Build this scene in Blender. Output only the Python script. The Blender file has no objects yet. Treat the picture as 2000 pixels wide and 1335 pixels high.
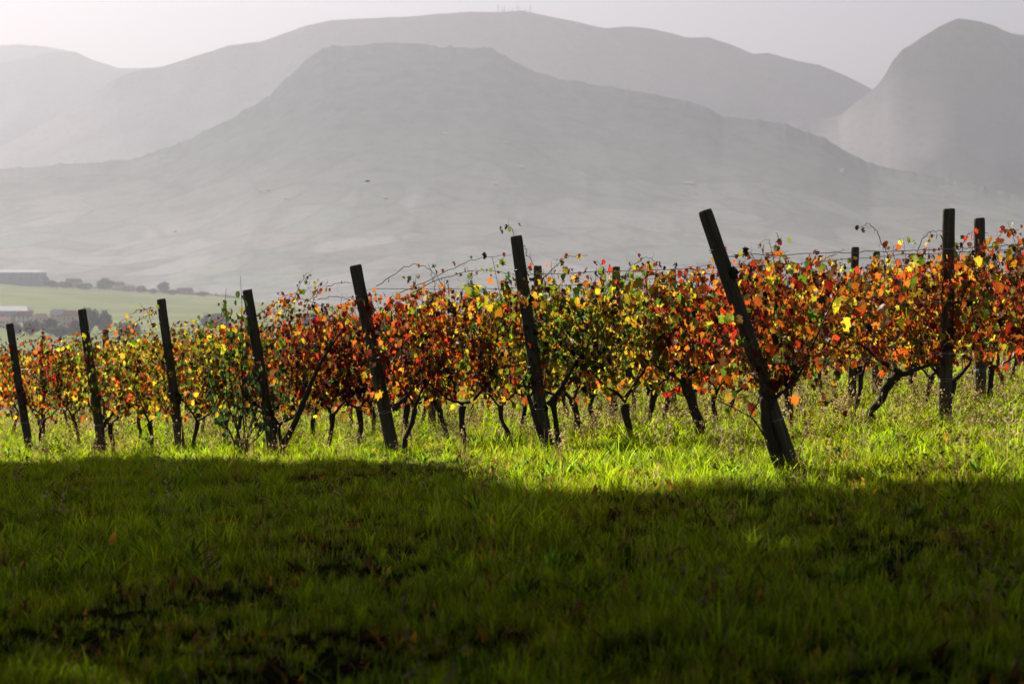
import bpy, math, random
import numpy as np
from mathutils import Matrix, Vector, Euler
random.seed(7)
rng = np.random.default_rng(7)
S = bpy.context.scene
col = S.collection
R = math.radians

# ------------------------------------------------------------------ camera, sky, sun, exposure
CAMZ = 1.6
F = 85 / 36 * 2000                       # focal length in photograph pixels
PITCH = math.atan(157.5 / F)
cam_d = bpy.data.cameras.new('camera'); cam = bpy.data.objects.new('camera', cam_d); col.objects.link(cam)
cam.location = (0, 0, CAMZ); cam.rotation_euler = (math.pi / 2 - PITCH, 0, 0)
cam_d.lens = 85; cam_d.sensor_width = 36; cam_d.clip_start = 0.1; cam_d.clip_end = 60000
cam_d.dof.use_dof = True; cam_d.dof.focus_distance = 24; cam_d.dof.aperture_fstop = 4.0
S.camera = cam
SUN_AZ, SUN_EL = R(31), R(38)            # left of the view direction, above the horizon
W = bpy.data.worlds.new('World'); S.world = W; W.use_nodes = True
nt = W.node_tree; bg = nt.nodes['Background']
sky = nt.nodes.new('ShaderNodeTexSky'); sky.sky_type = 'NISHITA'; sky.sun_disc = False
sky.sun_elevation = SUN_EL; sky.sun_rotation = -SUN_AZ; sky.air_density = 0.5; sky.dust_density = 0.8; sky.ozone_density = 0.0
tint = nt.nodes.new('ShaderNodeMix'); tint.data_type = 'RGBA'; tint.blend_type = 'MULTIPLY'; tint.inputs[0].default_value = 1; tint.inputs[7].default_value = (1.3, 1.02, .9, 1)
nt.links.new(sky.outputs[0], tint.inputs[6]); nt.links.new(tint.outputs[2], bg.inputs[0]); bg.inputs[1].default_value = 0.05
sd = bpy.data.lights.new('sun', 'SUN'); sun = bpy.data.objects.new('sun', sd); col.objects.link(sun)
sd.energy = 5.0; sd.angle = R(0.5); sd.color = (1.0, 0.93, 0.84)
sdir = Vector((-math.sin(SUN_AZ) * math.cos(SUN_EL), math.cos(SUN_AZ) * math.cos(SUN_EL), math.sin(SUN_EL)))
sun.rotation_euler = sdir.to_track_quat('Z', 'Y').to_euler()
S.view_settings.view_transform = 'Standard'; S.view_settings.look = 'None'
S.view_settings.exposure = 1.45; S.view_settings.gamma = 1.0
HAZE = 1.7e-4

# ------------------------------------------------------------------ helpers
def ray(px, py):
    u = (px - 1000) / F; v = -(py - 667.5) / F
    return u, math.cos(PITCH) + v * math.sin(PITCH), -math.sin(PITCH) + v * math.cos(PITCH)
def at(px, py, Y):
    a, b, c = ray(px, py)
    return np.array((a / b * Y, Y, CAMZ + c / b * Y))
def elev(px, py):
    a, b, c = ray(px, py); return c / b
def hsh(ix, iy, s):
    h = np.sin(ix * 127.1 + iy * 311.7 + s * 74.7) * 43758.5453
    return h - np.floor(h)
def vnoise(x, y, s=0):
    x = np.asarray(x, float); y = np.asarray(y, float)
    ix = np.floor(x); iy = np.floor(y); fx = x - ix; fy = y - iy
    fx = fx * fx * (3 - 2 * fx); fy = fy * fy * (3 - 2 * fy)
    a = hsh(ix, iy, s); b = hsh(ix + 1, iy, s); c = hsh(ix, iy + 1, s); d = hsh(ix + 1, iy + 1, s)
    return (a + (b - a) * fx) * (1 - fy) + (c + (d - c) * fx) * fy
def fbm(x, y, o=4, s=0):
    t = 0; a = .5
    for k in range(o):
        t = t + a * (vnoise(x * 2 ** k, y * 2 ** k, s + k) - .5) * 2; a *= .5
    return t

def tag(o, label=None, cat=None, group=None, kind=None):
    if label: o['label'] = label
    if cat: o['category'] = cat
    if group: o['group'] = group
    if kind: o['kind'] = kind
    return o
def link(name, me, parent=None):
    o = bpy.data.objects.new(name, me); col.objects.link(o)
    if parent: o.parent = parent
    return o
def empty(name, loc, rz=0):
    o = bpy.data.objects.new(name, None); col.objects.link(o)
    o.location = loc; o.rotation_euler = (0, 0, rz); o.empty_display_size = .1
    return o

class MB:
    def __init__(s): s.v = []; s.f = []; s.c = []; s.n = 0
    def add(s, v, f, c=None):
        v = np.asarray(v, float); s.v.append(v)
        s.f.extend([tuple(i + s.n for i in q) for q in f]); s.n += len(v)
        if c is not None:
            c = np.asarray(c, float)
            if c.ndim == 1: c = np.tile(c, (len(v), 1))
            s.c.append(c)
    def tube(s, pts, rad, n=6, cap=True, rough=0, seed=0, c=None):
        pts = np.asarray(pts, float); m = len(pts); rad = np.ones(m) * rad
        tg = np.gradient(pts, axis=0); tg /= np.linalg.norm(tg, axis=1)[:, None] + 1e-9
        ref = np.array((0, 1., 0)) if abs(tg[0][1]) < .8 else np.array((1., 0, 0))
        a = np.cross(tg, ref); a /= np.linalg.norm(a, axis=1)[:, None] + 1e-9
        b = np.cross(tg, a)
        th = np.arange(n) / n * 2 * math.pi
        rr = rad[:, None] * np.ones((m, n))
        if rough:
            L = np.cumsum(np.r_[0, np.linalg.norm(np.diff(pts, axis=0), axis=1)])
            rr = rr * (1 + rough * fbm(np.cos(th)[None] * 1.7 + 5 + seed + L[:, None] * 2.0, np.sin(th)[None] * 1.7 + L[:, None] * 9, 3, seed))
        v = pts[:, None] + rr[..., None] * (a[:, None] * np.cos(th)[None, :, None] + b[:, None] * np.sin(th)[None, :, None])
        v = v.reshape(-1, 3)
        f = [(i * n + j, i * n + (j + 1) % n, (i + 1) * n + (j + 1) % n, (i + 1) * n + j) for i in range(m - 1) for j in range(n)]
        if cap:
            f.append(tuple(range(n - 1, -1, -1))); f.append(tuple((m - 1) * n + j for j in range(n)))
        s.add(v, f, c)
    def box(s, c, d, rz=0, bev=0):
        x, y, z = np.array(d) / 2
        v = np.array([(sx * x, sy * y, sz * z) for sz in (-1, 1) for sy in (-1, 1) for sx in (-1, 1)])
        if rz: v = v @ np.array(((math.cos(rz), math.sin(rz), 0), (-math.sin(rz), math.cos(rz), 0), (0, 0, 1)))
        s.add(v + np.array(c), [(0, 2, 3, 1), (4, 5, 7, 6), (0, 1, 5, 4), (2, 6, 7, 3), (0, 4, 6, 2), (1, 3, 7, 5)])
    def mesh(s, name, mat, smooth=True):
        me = bpy.data.meshes.new(name)
        v = np.concatenate(s.v) if s.v else np.zeros((0, 3))
        me.from_pydata(v.tolist(), [], s.f)
        if s.c:
            at_ = me.color_attributes.new('lc', 'FLOAT_COLOR', 'POINT')
            at_.data.foreach_set('color', np.concatenate(s.c).astype(np.float32).ravel())
        if mat: me.materials.append(mat)
        me.polygons.foreach_set('use_smooth', [smooth] * len(me.polygons))
        return me
    def build(s, name, mat, parent=None, smooth=True):
        return link(name, s.mesh(name, mat, smooth), parent)
def grid_mesh(name, V, mat, smooth=True, skip=None):          # V: (n, m, 3)
    n, m = V.shape[:2]
    me = bpy.data.meshes.new(name)
    i = np.arange((n - 1) * (m - 1)); r = i // (m - 1); c = i % (m - 1)
    if skip is not None: c = c[r != skip]; r = r[r != skip]
    q = np.stack([r * m + c, r * m + c + 1, (r + 1) * m + c + 1, (r + 1) * m + c], 1).astype(np.int32)
    me.vertices.add(n * m); me.vertices.foreach_set('co', V.reshape(-1).astype(np.float32))
    me.loops.add(q.size); me.loops.foreach_set('vertex_index', q.ravel())
    me.polygons.add(len(q)); me.polygons.foreach_set('loop_start', np.arange(0, q.size, 4, dtype=np.int32))
    me.update(calc_edges=True)
    me.polygons.foreach_set('use_smooth', [smooth] * len(q))
    me.materials.append(mat)
    return me

# ------------------------------------------------------------------ materials
def newmat(name):
    m = bpy.data.materials.new(name); m.use_nodes = True
    t = m.node_tree; b = t.nodes['Principled BSDF']; return m, t, b
def N(t, typ, **k):
    n = t.nodes.new(typ)
    for a, v in k.items(): setattr(n, a, v)
    return n
def ramp(t, fac, stops):
    r = N(t, 'ShaderNodeValToRGB'); t.links.new(fac, r.inputs[0])
    e = r.color_ramp.elements
    while len(e) < len(stops): e.new(.5)
    for i, (p, c) in enumerate(stops): e[i].position = p; e[i].color = (*c, 1)
    return r.outputs[0]
def noise(t, vec, scale, detail=4, rough=.55):
    n = N(t, 'ShaderNodeTexNoise'); n.inputs['Scale'].default_value = scale
    n.inputs['Detail'].default_value = detail; n.inputs['Roughness'].default_value = rough
    if vec is not None: t.links.new(vec, n.inputs['Vector'])
    return n.outputs['Fac']
def mixc(t, fac, a, b, mode='MIX'):
    m = N(t, 'ShaderNodeMix', data_type='RGBA', blend_type=mode)
    for i, s in ((0, fac), (6, a), (7, b)):
        if isinstance(s, (int, float)): m.inputs[i].default_value = s
        elif isinstance(s, tuple): m.inputs[i].default_value = (*s, 1)
        else: t.links.new(s, m.inputs[i])
    return m.outputs[2]
def mathn(t, op, a, b=None, clamp=False):
    m = N(t, 'ShaderNodeMath', operation=op); m.use_clamp = clamp
    for i, s in enumerate((a, b)):
        if s is None: continue
        if isinstance(s, (int, float)): m.inputs[i].default_value = s
        else: t.links.new(s, m.inputs[i])
    return m.outputs[0]
def wood_mat(name, dark, light, stretch=(18, 18, 1.2), bump=.6):
    m, t, b = newmat(name); tc = N(t, 'ShaderNodeTexCoord'); mp = N(t, 'ShaderNodeMapping')
    t.links.new(tc.outputs['Object'], mp.inputs[0]); mp.inputs['Scale'].default_value = stretch
    n = noise(t, mp.outputs[0], 2.2, 6, .65); n2 = noise(t, tc.outputs['Object'], 3.0, 3)
    c = ramp(t, n, [(.3, dark), (.7, light)])
    c = mixc(t, mathn(t, 'MULTIPLY', n2, .6), c, (.05, .055, .03))
    t.links.new(c, b.inputs['Base Color']); b.inputs['Roughness'].default_value = .9
    b.inputs['Specular IOR Level'].default_value = .15
    bp = N(t, 'ShaderNodeBump'); bp.inputs['Strength'].default_value = bump; bp.inputs['Distance'].default_value = .01
    t.links.new(n, bp.inputs['Height']); t.links.new(bp.outputs[0], b.inputs['Normal'])
    return m
M = {}
M['post'] = wood_mat('weathered_wood', (.03, .024, .018), (.2, .155, .115))
M['bark'] = wood_mat('vine_bark', (.02, .015, .011), (.085, .062, .045), (9, 9, 3), 1.0)
M['cane'] = wood_mat('vine_cane', (.06, .03, .018), (.16, .085, .05), (4, 4, 4), .3)
M['rose_stem'] = wood_mat('rose_stem', (.05, .035, .02), (.09, .07, .035), (4, 4, 4), .3)

def leaf_mat(name, trans, gain_d, gain_t, gloss=.06, edge=True, hue_noise=.0):
    m, t, b = newmat(name); t.nodes.remove(b); out = t.nodes['Material Output']
    a = N(t, 'ShaderNodeAttribute', attribute_name='lc')
    colr = a.outputs['Color']
    oi = N(t, 'ShaderNodeObjectInfo'); geo = N(t, 'ShaderNodeNewGeometry')
    nz = noise(t, geo.outputs['Position'], 45, 3)
    if edge:
        e = mathn(t, 'MULTIPLY', a.outputs['Alpha'], nz)
        k = N(t, 'ShaderNodeMapRange'); t.links.new(e, k.inputs[0]); k.inputs[1].default_value = .38; k.inputs[2].default_value = .62
        colr = mixc(t, mathn(t, 'MULTIPLY', k.outputs[0], .75), colr, (.13, .045, .018))
    v = mathn(t, 'ADD', mathn(t, 'MULTIPLY', oi.outputs['Random'], .7), .6)
    v = mathn(t, 'MULTIPLY', v, mathn(t, 'ADD', mathn(t, 'MULTIPLY', nz, .8), .6))
    hs = N(t, 'ShaderNodeHueSaturation'); t.links.new(colr, hs.inputs['Color']); t.links.new(v, hs.inputs['Value'])
    d = N(t, 'ShaderNodeBsdfDiffuse'); tr = N(t, 'ShaderNodeBsdfTranslucent'); g = N(t, 'ShaderNodeBsdfGlossy')
    t.links.new(mixc(t, 1.0, hs.outputs[0], (gain_d,) * 3, 'MULTIPLY'), d.inputs[0])
    t.links.new(mixc(t, 1.0, hs.outputs[0], (gain_t,) * 3, 'MULTIPLY'), tr.inputs[0])
    g.inputs['Roughness'].default_value = .42
    mx = N(t, 'ShaderNodeMixShader'); mx.inputs[0].default_value = trans
    t.links.new(d.outputs[0], mx.inputs[1]); t.links.new(tr.outputs[0], mx.inputs[2])
    m2 = N(t, 'ShaderNodeMixShader'); m2.inputs[0].default_value = gloss
    t.links.new(mx.outputs[0], m2.inputs[1]); t.links.new(g.outputs[0], m2.inputs[2])
    t.links.new(m2.outputs[0], out.inputs[0])
    return m
M['leaf'] = leaf_mat('autumn_vine_leaf', .6, .3, 1.0, .018)
M['rose_leaf'] = leaf_mat('rose_leaf', .45, .5, 1.0, .05, False)
M['tree_leaf'] = leaf_mat('tree_foliage', .2, 1.0, .6, .02, False)

def grass_mat(name, gd, gt):
    m, t, b = newmat(name); t.nodes.remove(b); out = t.nodes['Material Output']
    a = N(t, 'ShaderNodeAttribute', attribute_name='lc'); oi = N(t, 'ShaderNodeObjectInfo')
    geo = N(t, 'ShaderNodeNewGeometry')
    n = noise(t, geo.outputs['Position'], .9, 4)
    c = mixc(t, ramp(t, n, [(.42, (0, 0, 0)), (.66, (1, 1, 1))]), a.outputs['Color'], (1.15, .95, .75), 'MULTIPLY')
    v = mathn(t, 'ADD', mathn(t, 'MULTIPLY', oi.outputs['Random'], .6), .7)
    hs = N(t, 'ShaderNodeHueSaturation'); t.links.new(c, hs.inputs['Color']); t.links.new(v, hs.inputs['Value'])
    d = N(t, 'ShaderNodeBsdfDiffuse'); tr = N(t, 'ShaderNodeBsdfTranslucent'); g = N(t, 'ShaderNodeBsdfGlossy')
    t.links.new(mixc(t, 1.0, hs.outputs[0], (gd,) * 3, 'MULTIPLY'), d.inputs[0])
    t.links.new(mixc(t, 1.0, hs.outputs[0], (gt,) * 3, 'MULTIPLY'), tr.inputs[0])
    g.inputs['Roughness'].default_value = .35
    mx = N(t, 'ShaderNodeMixShader'); mx.inputs[0].default_value = .65
    t.links.new(d.outputs[0], mx.inputs[1]); t.links.new(tr.outputs[0], mx.inputs[2])
    m2 = N(t, 'ShaderNodeMixShader'); m2.inputs[0].default_value = .003
    t.links.new(mx.outputs[0], m2.inputs[1]); t.links.new(g.outputs[0], m2.inputs[2])
    t.links.new(m2.outputs[0], out.inputs[0])
    return m
M['grass'] = grass_mat('grass_blade', .45, 1.0)

def flat(name, c, rough=.9, met=0, var=.25, scale=2.0):
    m, t, b = newmat(name); tc = N(t, 'ShaderNodeTexCoord')
    n = noise(t, tc.outputs['Object'], scale, 5)
    c2 = tuple(x * (1 - var) for x in c); c3 = tuple(min(1, x * (1 + var)) for x in c)
    t.links.new(ramp(t, n, [(.3, c2), (.7, c3)]), b.inputs['Base Color'])
    b.inputs['Roughness'].default_value = rough; b.inputs['Metallic'].default_value = met
    return m
M['wire'] = flat('galvanised_wire', (.12, .12, .12), .5, .8)
M['tie'] = flat('pale_binding_wire', (.35, .32, .28), .5, .3)
M['wall_white'] = flat('pale_render', (.62, .6, .57), .9, 0, .15, .3)
M['wall_pink'] = flat('pink_render', (.5, .38, .32), .9, 0, .15, .3)
M['wall_grey'] = flat('grey_cladding', (.3, .31, .34), .8, 0, .1, .2)
M['roof_red'] = flat('clay_tile_roof', (.28, .13, .08), .9, 0, .2, .5)
M['roof_grey'] = flat('grey_sheet_roof', (.27, .28, .3), .9, 0, .1, .2)
M['window'] = flat('dark_window', (.05, .055, .06), .2)
M['door'] = flat('dark_door', (.12, .08, .06), .7)
M['steel'] = flat('mast_steel', (.2, .2, .21), .6, .3)
M['bird'] = flat('dark_feathers', (.03, .03, .03), .8)

def ground_mat():
    m, t, b = newmat('soil_and_thatch'); geo = N(t, 'ShaderNodeNewGeometry')
    n = noise(t, geo.outputs['Position'], 1.3, 6); n2 = noise(t, geo.outputs['Position'], 25, 5)
    c = ramp(t, n, [(.35, (.018, .028, .007)), (.6, (.028, .024, .011)), (.78, (.045, .032, .02))])
    c = mixc(t, .5, c, ramp(t, n2, [(.3, (.008, .012, .004)), (.7, (.035, .045, .012))]))
    t.links.new(c, b.inputs['Base Color']); b.inputs['Roughness'].default_value = 1; b.inputs['Specular IOR Level'].default_value = 0
    bp = N(t, 'ShaderNodeBump'); bp.inputs['Distance'].default_value = .03; bp.inputs['Strength'].default_value = .8
    t.links.new(n2, bp.inputs['Height']); t.links.new(bp.outputs[0], b.inputs['Normal'])
    return m
M['ground'] = ground_mat()

def hill_mat(name, zlo, zhi, forest, farm, cell=260, patch=.5):
    """forest on the upper slopes giving way to farmland parcels lower down, paled on the mountains to paint in haze"""
    m, t, b = newmat(name); geo = N(t, 'ShaderNodeNewGeometry'); P = geo.outputs['Position']
    sx = N(t, 'ShaderNodeSeparateXYZ'); t.links.new(P, sx.inputs[0])
    mp = N(t, 'ShaderNodeMapping'); t.links.new(P, mp.inputs[0]); mp.inputs['Scale'].default_value = (.5, .75, 0)
    wob = N(t, 'ShaderNodeTexNoise'); wob.inputs['Scale'].default_value = .003; wob.inputs['Detail'].default_value = 3; t.links.new(mp.outputs[0], wob.inputs['Vector'])
    wv = N(t, 'ShaderNodeVectorMath', operation='MULTIPLY_ADD'); t.links.new(wob.outputs['Color'], wv.inputs[0]); wv.inputs[1].default_value = (160, 160, 0); t.links.new(mp.outputs[0], wv.inputs[2])
    vo = N(t, 'ShaderNodeTexVoronoi'); vo.inputs['Scale'].default_value = 1 / cell; t.links.new(wv.outputs[0], vo.inputs['Vector'])
    vs = N(t, 'ShaderNodeSeparateColor'); t.links.new(vo.outputs['Color'], vs.inputs[0])
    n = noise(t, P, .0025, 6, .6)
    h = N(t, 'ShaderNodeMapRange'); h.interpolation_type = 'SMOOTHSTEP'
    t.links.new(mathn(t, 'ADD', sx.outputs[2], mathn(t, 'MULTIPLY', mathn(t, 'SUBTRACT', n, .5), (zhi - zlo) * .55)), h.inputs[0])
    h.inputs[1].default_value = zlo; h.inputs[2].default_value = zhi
    fine = noise(t, P, .028, 6, .75)
    ve = N(t, 'ShaderNodeTexVoronoi', feature='DISTANCE_TO_EDGE'); ve.inputs['Scale'].default_value = 1 / cell; t.links.new(wv.outputs[0], ve.inputs['Vector'])
    spk = ramp(t, noise(t, P, .05, 4, .7), [(.5, (0, 0, 0)), (.62, (1, 1, 1))])
    hedge = ramp(t, ve.outputs['Distance'], [(.02, (1, 1, 1)), (.08, (0, 0, 0))])
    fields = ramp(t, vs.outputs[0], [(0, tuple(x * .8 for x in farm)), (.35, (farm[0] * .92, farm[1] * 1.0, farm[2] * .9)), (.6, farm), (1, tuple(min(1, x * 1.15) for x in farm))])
    woods = ramp(t, fine, [(.38, tuple(x * .4 for x in forest)), (.62, tuple(x * 2.4 for x in forest))])
    wd = ramp(t, noise(t, P, .006, 5, .65), [(.52, (0, 0, 0)), (.6, (1, 1, 1))])
    fields = mixc(t, mathn(t, 'MULTIPLY', spk, .22), fields, woods); fields = mixc(t, mathn(t, 'MULTIPLY', hedge, .22), fields, woods)
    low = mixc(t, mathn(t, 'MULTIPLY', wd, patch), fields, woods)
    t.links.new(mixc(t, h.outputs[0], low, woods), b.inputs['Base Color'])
    b.inputs['Roughness'].default_value = 1; b.inputs['Specular IOR Level'].default_value = 0
    return m

# ------------------------------------------------------------------ ground of the vineyard hill
HY = [-30, 0, 9, 18.9, 22.5, 25.3, 28.5, 32, 37.3, 45, 60, 75, 90, 110]
HZ = [.2, .0, -.05, -.154, -.185, -.33, -.50, -.61, -.80, -1.0, -1.5, -2.5, -4.3, -8]
_yy = np.linspace(-30, 110, 1401); _zz = np.interp(_yy, HY, HZ); _k = np.ones(41) / 41
_zz[20:-20] = np.convolve(_zz, _k, 'valid')
def gz(x, y, fine=True):
    x = np.asarray(x, float); y = np.asarray(y, float)
    xs = np.where(np.abs(x) > 18, np.sign(x) * (18 + (np.abs(x) - 18) * .5), x)
    z = .07 * xs + np.interp(y, _yy, _zz)
    z = z + .05 * fbm(x * .45 + 3, y * .45, 2, 3)
    if fine: z = z + .055 * fbm(x * 1.3, y * 1.3 + 9, 2, 8) + .05 * np.clip((17 - y) / 5, 0, 1) * fbm(x * 2.2, y * 1.4, 3, 18)
    return z
def G(x, y): return float(gz(x, y))
xs = np.r_[np.arange(-70, -14, 2.0), np.arange(-14, 14, .16), np.arange(14, 71, 2.0)]
ys = np.r_[np.arange(-30, 3, 1.0), np.arange(3, 42, .16), np.arange(42, 75, .6), np.arange(75, 111, 3)]
X, Y = np.meshgrid(xs, ys)
o = link('ground', grid_mesh('ground', np.stack([X, Y, gz(X, Y)], 2), M['ground'])); tag(o, kind='structure')

# ------------------------------------------------------------------ valley, hills and mountains
def valley_z(x, y):
    px = 1000 + x / np.maximum(y, 1) * F
    yb = np.interp(y, [90, 110, 160, 300, 700, 1200, 2000, 2300], [-9, -12, -16, -26, -38, -46, -52, -52])
    crest_y = np.interp(px, [-3000, 0, 60, 200, 420, 520, 700, 5000], [540, 551, 556, 564, 577, 590, 615, 660])
    crest = CAMZ - (crest_y - 510) / F * 3600
    s = np.clip((y - 2300) / 1300, 0, 1)
    z = np.where(y > 2300, -52 + (crest + 52) * (s * s * (3 - 2 * s)), yb)
    z = np.where(y > 3600, crest - (y - 3600) * .09, z)
    near = np.clip((y - 90) / 200, 0, 1)
    return z + near * 2.0 * fbm(x * .004, y * .004, 3, 11) * np.clip((3300 - y) / 900, .1, 1)
us = np.linspace(-.9, .9, 500); yv = np.r_[np.linspace(100, 400, 20), np.linspace(420, 4300, 180)]
U, Yv = np.meshgrid(us, yv); Xv = U * (Yv + 60)
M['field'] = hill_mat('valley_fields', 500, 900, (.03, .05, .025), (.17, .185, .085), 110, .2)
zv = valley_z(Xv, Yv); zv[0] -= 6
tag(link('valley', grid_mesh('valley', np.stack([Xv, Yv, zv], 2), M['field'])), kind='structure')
pl = MB(); th = np.arange(96) / 96 * 2 * math.pi
pl.add(np.c_[np.cos(th) * 17000, np.sin(th) * 17000, np.full(96, -150)], [tuple(range(96))])
tag(pl.build('plain', M['field']), kind='structure')

def mountain(name, sky_pts, R0, R1, zbase, mat, gul=1.0, seed=0, nr=70, power=2.2, lin=.3, bumps=2.0, plo=-1600, phi=3600, step=3.2):
    px = np.arange(plo, phi, step); u = (px - 1000) / F
    sp = np.array(sky_pts, float)
    yy = np.interp(px, sp[:, 0], sp[:, 1])
    k = np.ones(3) / 3; yy[1:-1] = np.convolve(yy, k, 'valid')
    Rr = R1 * (1 + .03 * fbm(u * 7, u * 0 + seed, 1, seed))
    e = np.array([elev(1000, y_) for y_ in yy])
    hump = np.clip(fbm(px * .05, px * 0, 3, seed + 5), 0, 1) * bumps + np.clip(fbm(px * .18, px * 0, 2, seed + 6), 0, 1) * bumps * .6
    H = CAMZ + Rr * e
    def soft(a, n):                          # broad landform under the crest, so that kinks of the skyline stay near it
        p_ = np.r_[[a[0]] * n, a, [a[-1]] * n]; k_ = np.hanning(2 * n + 1); return np.convolve(p_, k_ / k_.sum(), 'valid')
    Hs = soft(H, 75)
    s = np.r_[np.linspace(0, 1, nr), [1.0, 1.02, 1.06, 1.12, 1.2, 1.3]][:, None]
    Yg = R0 + (Rr[None] - R0) * s
    f = np.where(s <= 1, lin * s + (1 - lin) * np.clip(s, 0, 1) ** power, 1 - (s - 1) * 2.8)
    Z = zbase + (Hs[None] - zbase) * f + (H - Hs)[None] * np.where(s <= 1, np.clip(s, 0, 1) ** 5, 1)
    Z = Z + (hump * Rr / F)[None] * np.clip((s - .9) / .1, 0, 1) ** 2
    Xg = u[None] * Yg
    g = fbm(Xg * .0011 + seed, Yg * .0006, 5, seed + 20); g2 = np.abs(fbm(Xg * .0028, Yg * .0008 + 7, 4, seed + 30))
    env = np.clip(s, 0, 1) * np.clip(1 - s, 0, 1) * 4
    Z = Z + gul * env * (g * 55 - g2 * 70) * (R1 / 7000)
    me = grid_mesh(name, np.stack([Xg, Yg, Z], 2), mat, True, nr - 1)
    tag(link(name, me), kind='structure')
    def surf(pxx, pyy, extra=0):            # the first point of the slope seen at that pixel
        j = int(np.clip((pxx - plo) / step, 0, len(px) - 1)); ee = elev(pxx, pyy)
        zc = Z[:, j]; yc = Yg[:, j]; d = (zc - CAMZ) / yc - ee
        idx = np.where(d > 0)[0]
        i = idx[0] if len(idx) else nr - 1
        return Xg[i, j], Yg[i, j], Z[i, j]
    return surf
M['m1'] = hill_mat('mesa_slopes', 10, 400, (.02, .032, .028), (.25, .25, .235), 75, .22)  # farmland tone of the three mountain materials is paled to paint haze low down
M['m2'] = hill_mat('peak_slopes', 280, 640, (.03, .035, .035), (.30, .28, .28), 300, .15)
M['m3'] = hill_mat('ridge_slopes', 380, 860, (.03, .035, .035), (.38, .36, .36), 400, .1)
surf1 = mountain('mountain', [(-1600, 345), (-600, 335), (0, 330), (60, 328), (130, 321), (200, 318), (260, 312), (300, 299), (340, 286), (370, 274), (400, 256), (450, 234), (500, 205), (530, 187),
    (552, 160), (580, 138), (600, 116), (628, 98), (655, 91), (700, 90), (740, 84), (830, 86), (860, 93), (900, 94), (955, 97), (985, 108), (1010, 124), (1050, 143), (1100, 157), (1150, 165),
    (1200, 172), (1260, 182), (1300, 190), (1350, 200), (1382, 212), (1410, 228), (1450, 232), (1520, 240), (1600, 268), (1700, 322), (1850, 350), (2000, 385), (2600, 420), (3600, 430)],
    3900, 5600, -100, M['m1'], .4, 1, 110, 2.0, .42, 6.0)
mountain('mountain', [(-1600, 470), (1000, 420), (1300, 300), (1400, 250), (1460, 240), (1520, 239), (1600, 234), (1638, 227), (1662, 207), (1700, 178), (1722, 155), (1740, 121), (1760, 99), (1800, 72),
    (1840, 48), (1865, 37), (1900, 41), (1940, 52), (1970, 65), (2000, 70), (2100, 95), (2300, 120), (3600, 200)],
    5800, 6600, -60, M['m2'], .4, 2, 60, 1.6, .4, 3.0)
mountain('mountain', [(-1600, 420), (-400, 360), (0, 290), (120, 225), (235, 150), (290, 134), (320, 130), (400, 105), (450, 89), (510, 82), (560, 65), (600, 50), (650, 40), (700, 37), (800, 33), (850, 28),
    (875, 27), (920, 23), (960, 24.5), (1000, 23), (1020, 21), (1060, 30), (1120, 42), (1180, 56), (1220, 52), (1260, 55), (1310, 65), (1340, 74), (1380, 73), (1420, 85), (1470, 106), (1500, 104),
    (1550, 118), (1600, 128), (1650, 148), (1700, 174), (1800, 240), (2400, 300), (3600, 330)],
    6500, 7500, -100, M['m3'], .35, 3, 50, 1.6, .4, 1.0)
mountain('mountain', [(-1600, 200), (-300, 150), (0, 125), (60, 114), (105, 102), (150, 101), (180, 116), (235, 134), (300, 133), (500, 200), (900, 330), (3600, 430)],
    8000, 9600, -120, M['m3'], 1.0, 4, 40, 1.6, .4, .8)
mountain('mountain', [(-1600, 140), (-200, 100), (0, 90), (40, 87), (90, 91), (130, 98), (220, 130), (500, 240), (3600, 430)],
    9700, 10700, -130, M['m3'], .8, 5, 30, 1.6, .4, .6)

# ------------------------------------------------------------------ haze
hz = MB(); hz.box((0, 7000, 430), (24000, 14600, 1180))
hm = bpy.data.materials.new('haze'); hm.use_nodes = True; t = hm.node_tree
t.nodes.remove(t.nodes['Principled BSDF']); pv = N(t, 'ShaderNodeVolumePrincipled')
pv.inputs['Color'].default_value = (.366, .376, .414, 1); pv.inputs['Density'].default_value = HAZE; pv.inputs['Anisotropy'].default_value = .6
t.links.new(pv.outputs[0], t.nodes['Material Output'].inputs['Volume'])
tag(hz.build('haze', hm, smooth=False), kind='stuff')
# ------------------------------------------------------------------ posts
RA = math.atan2(.216, .976)                       # rows run to the right and a little away
RD = np.array((math.cos(RA), math.sin(RA)))
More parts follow.
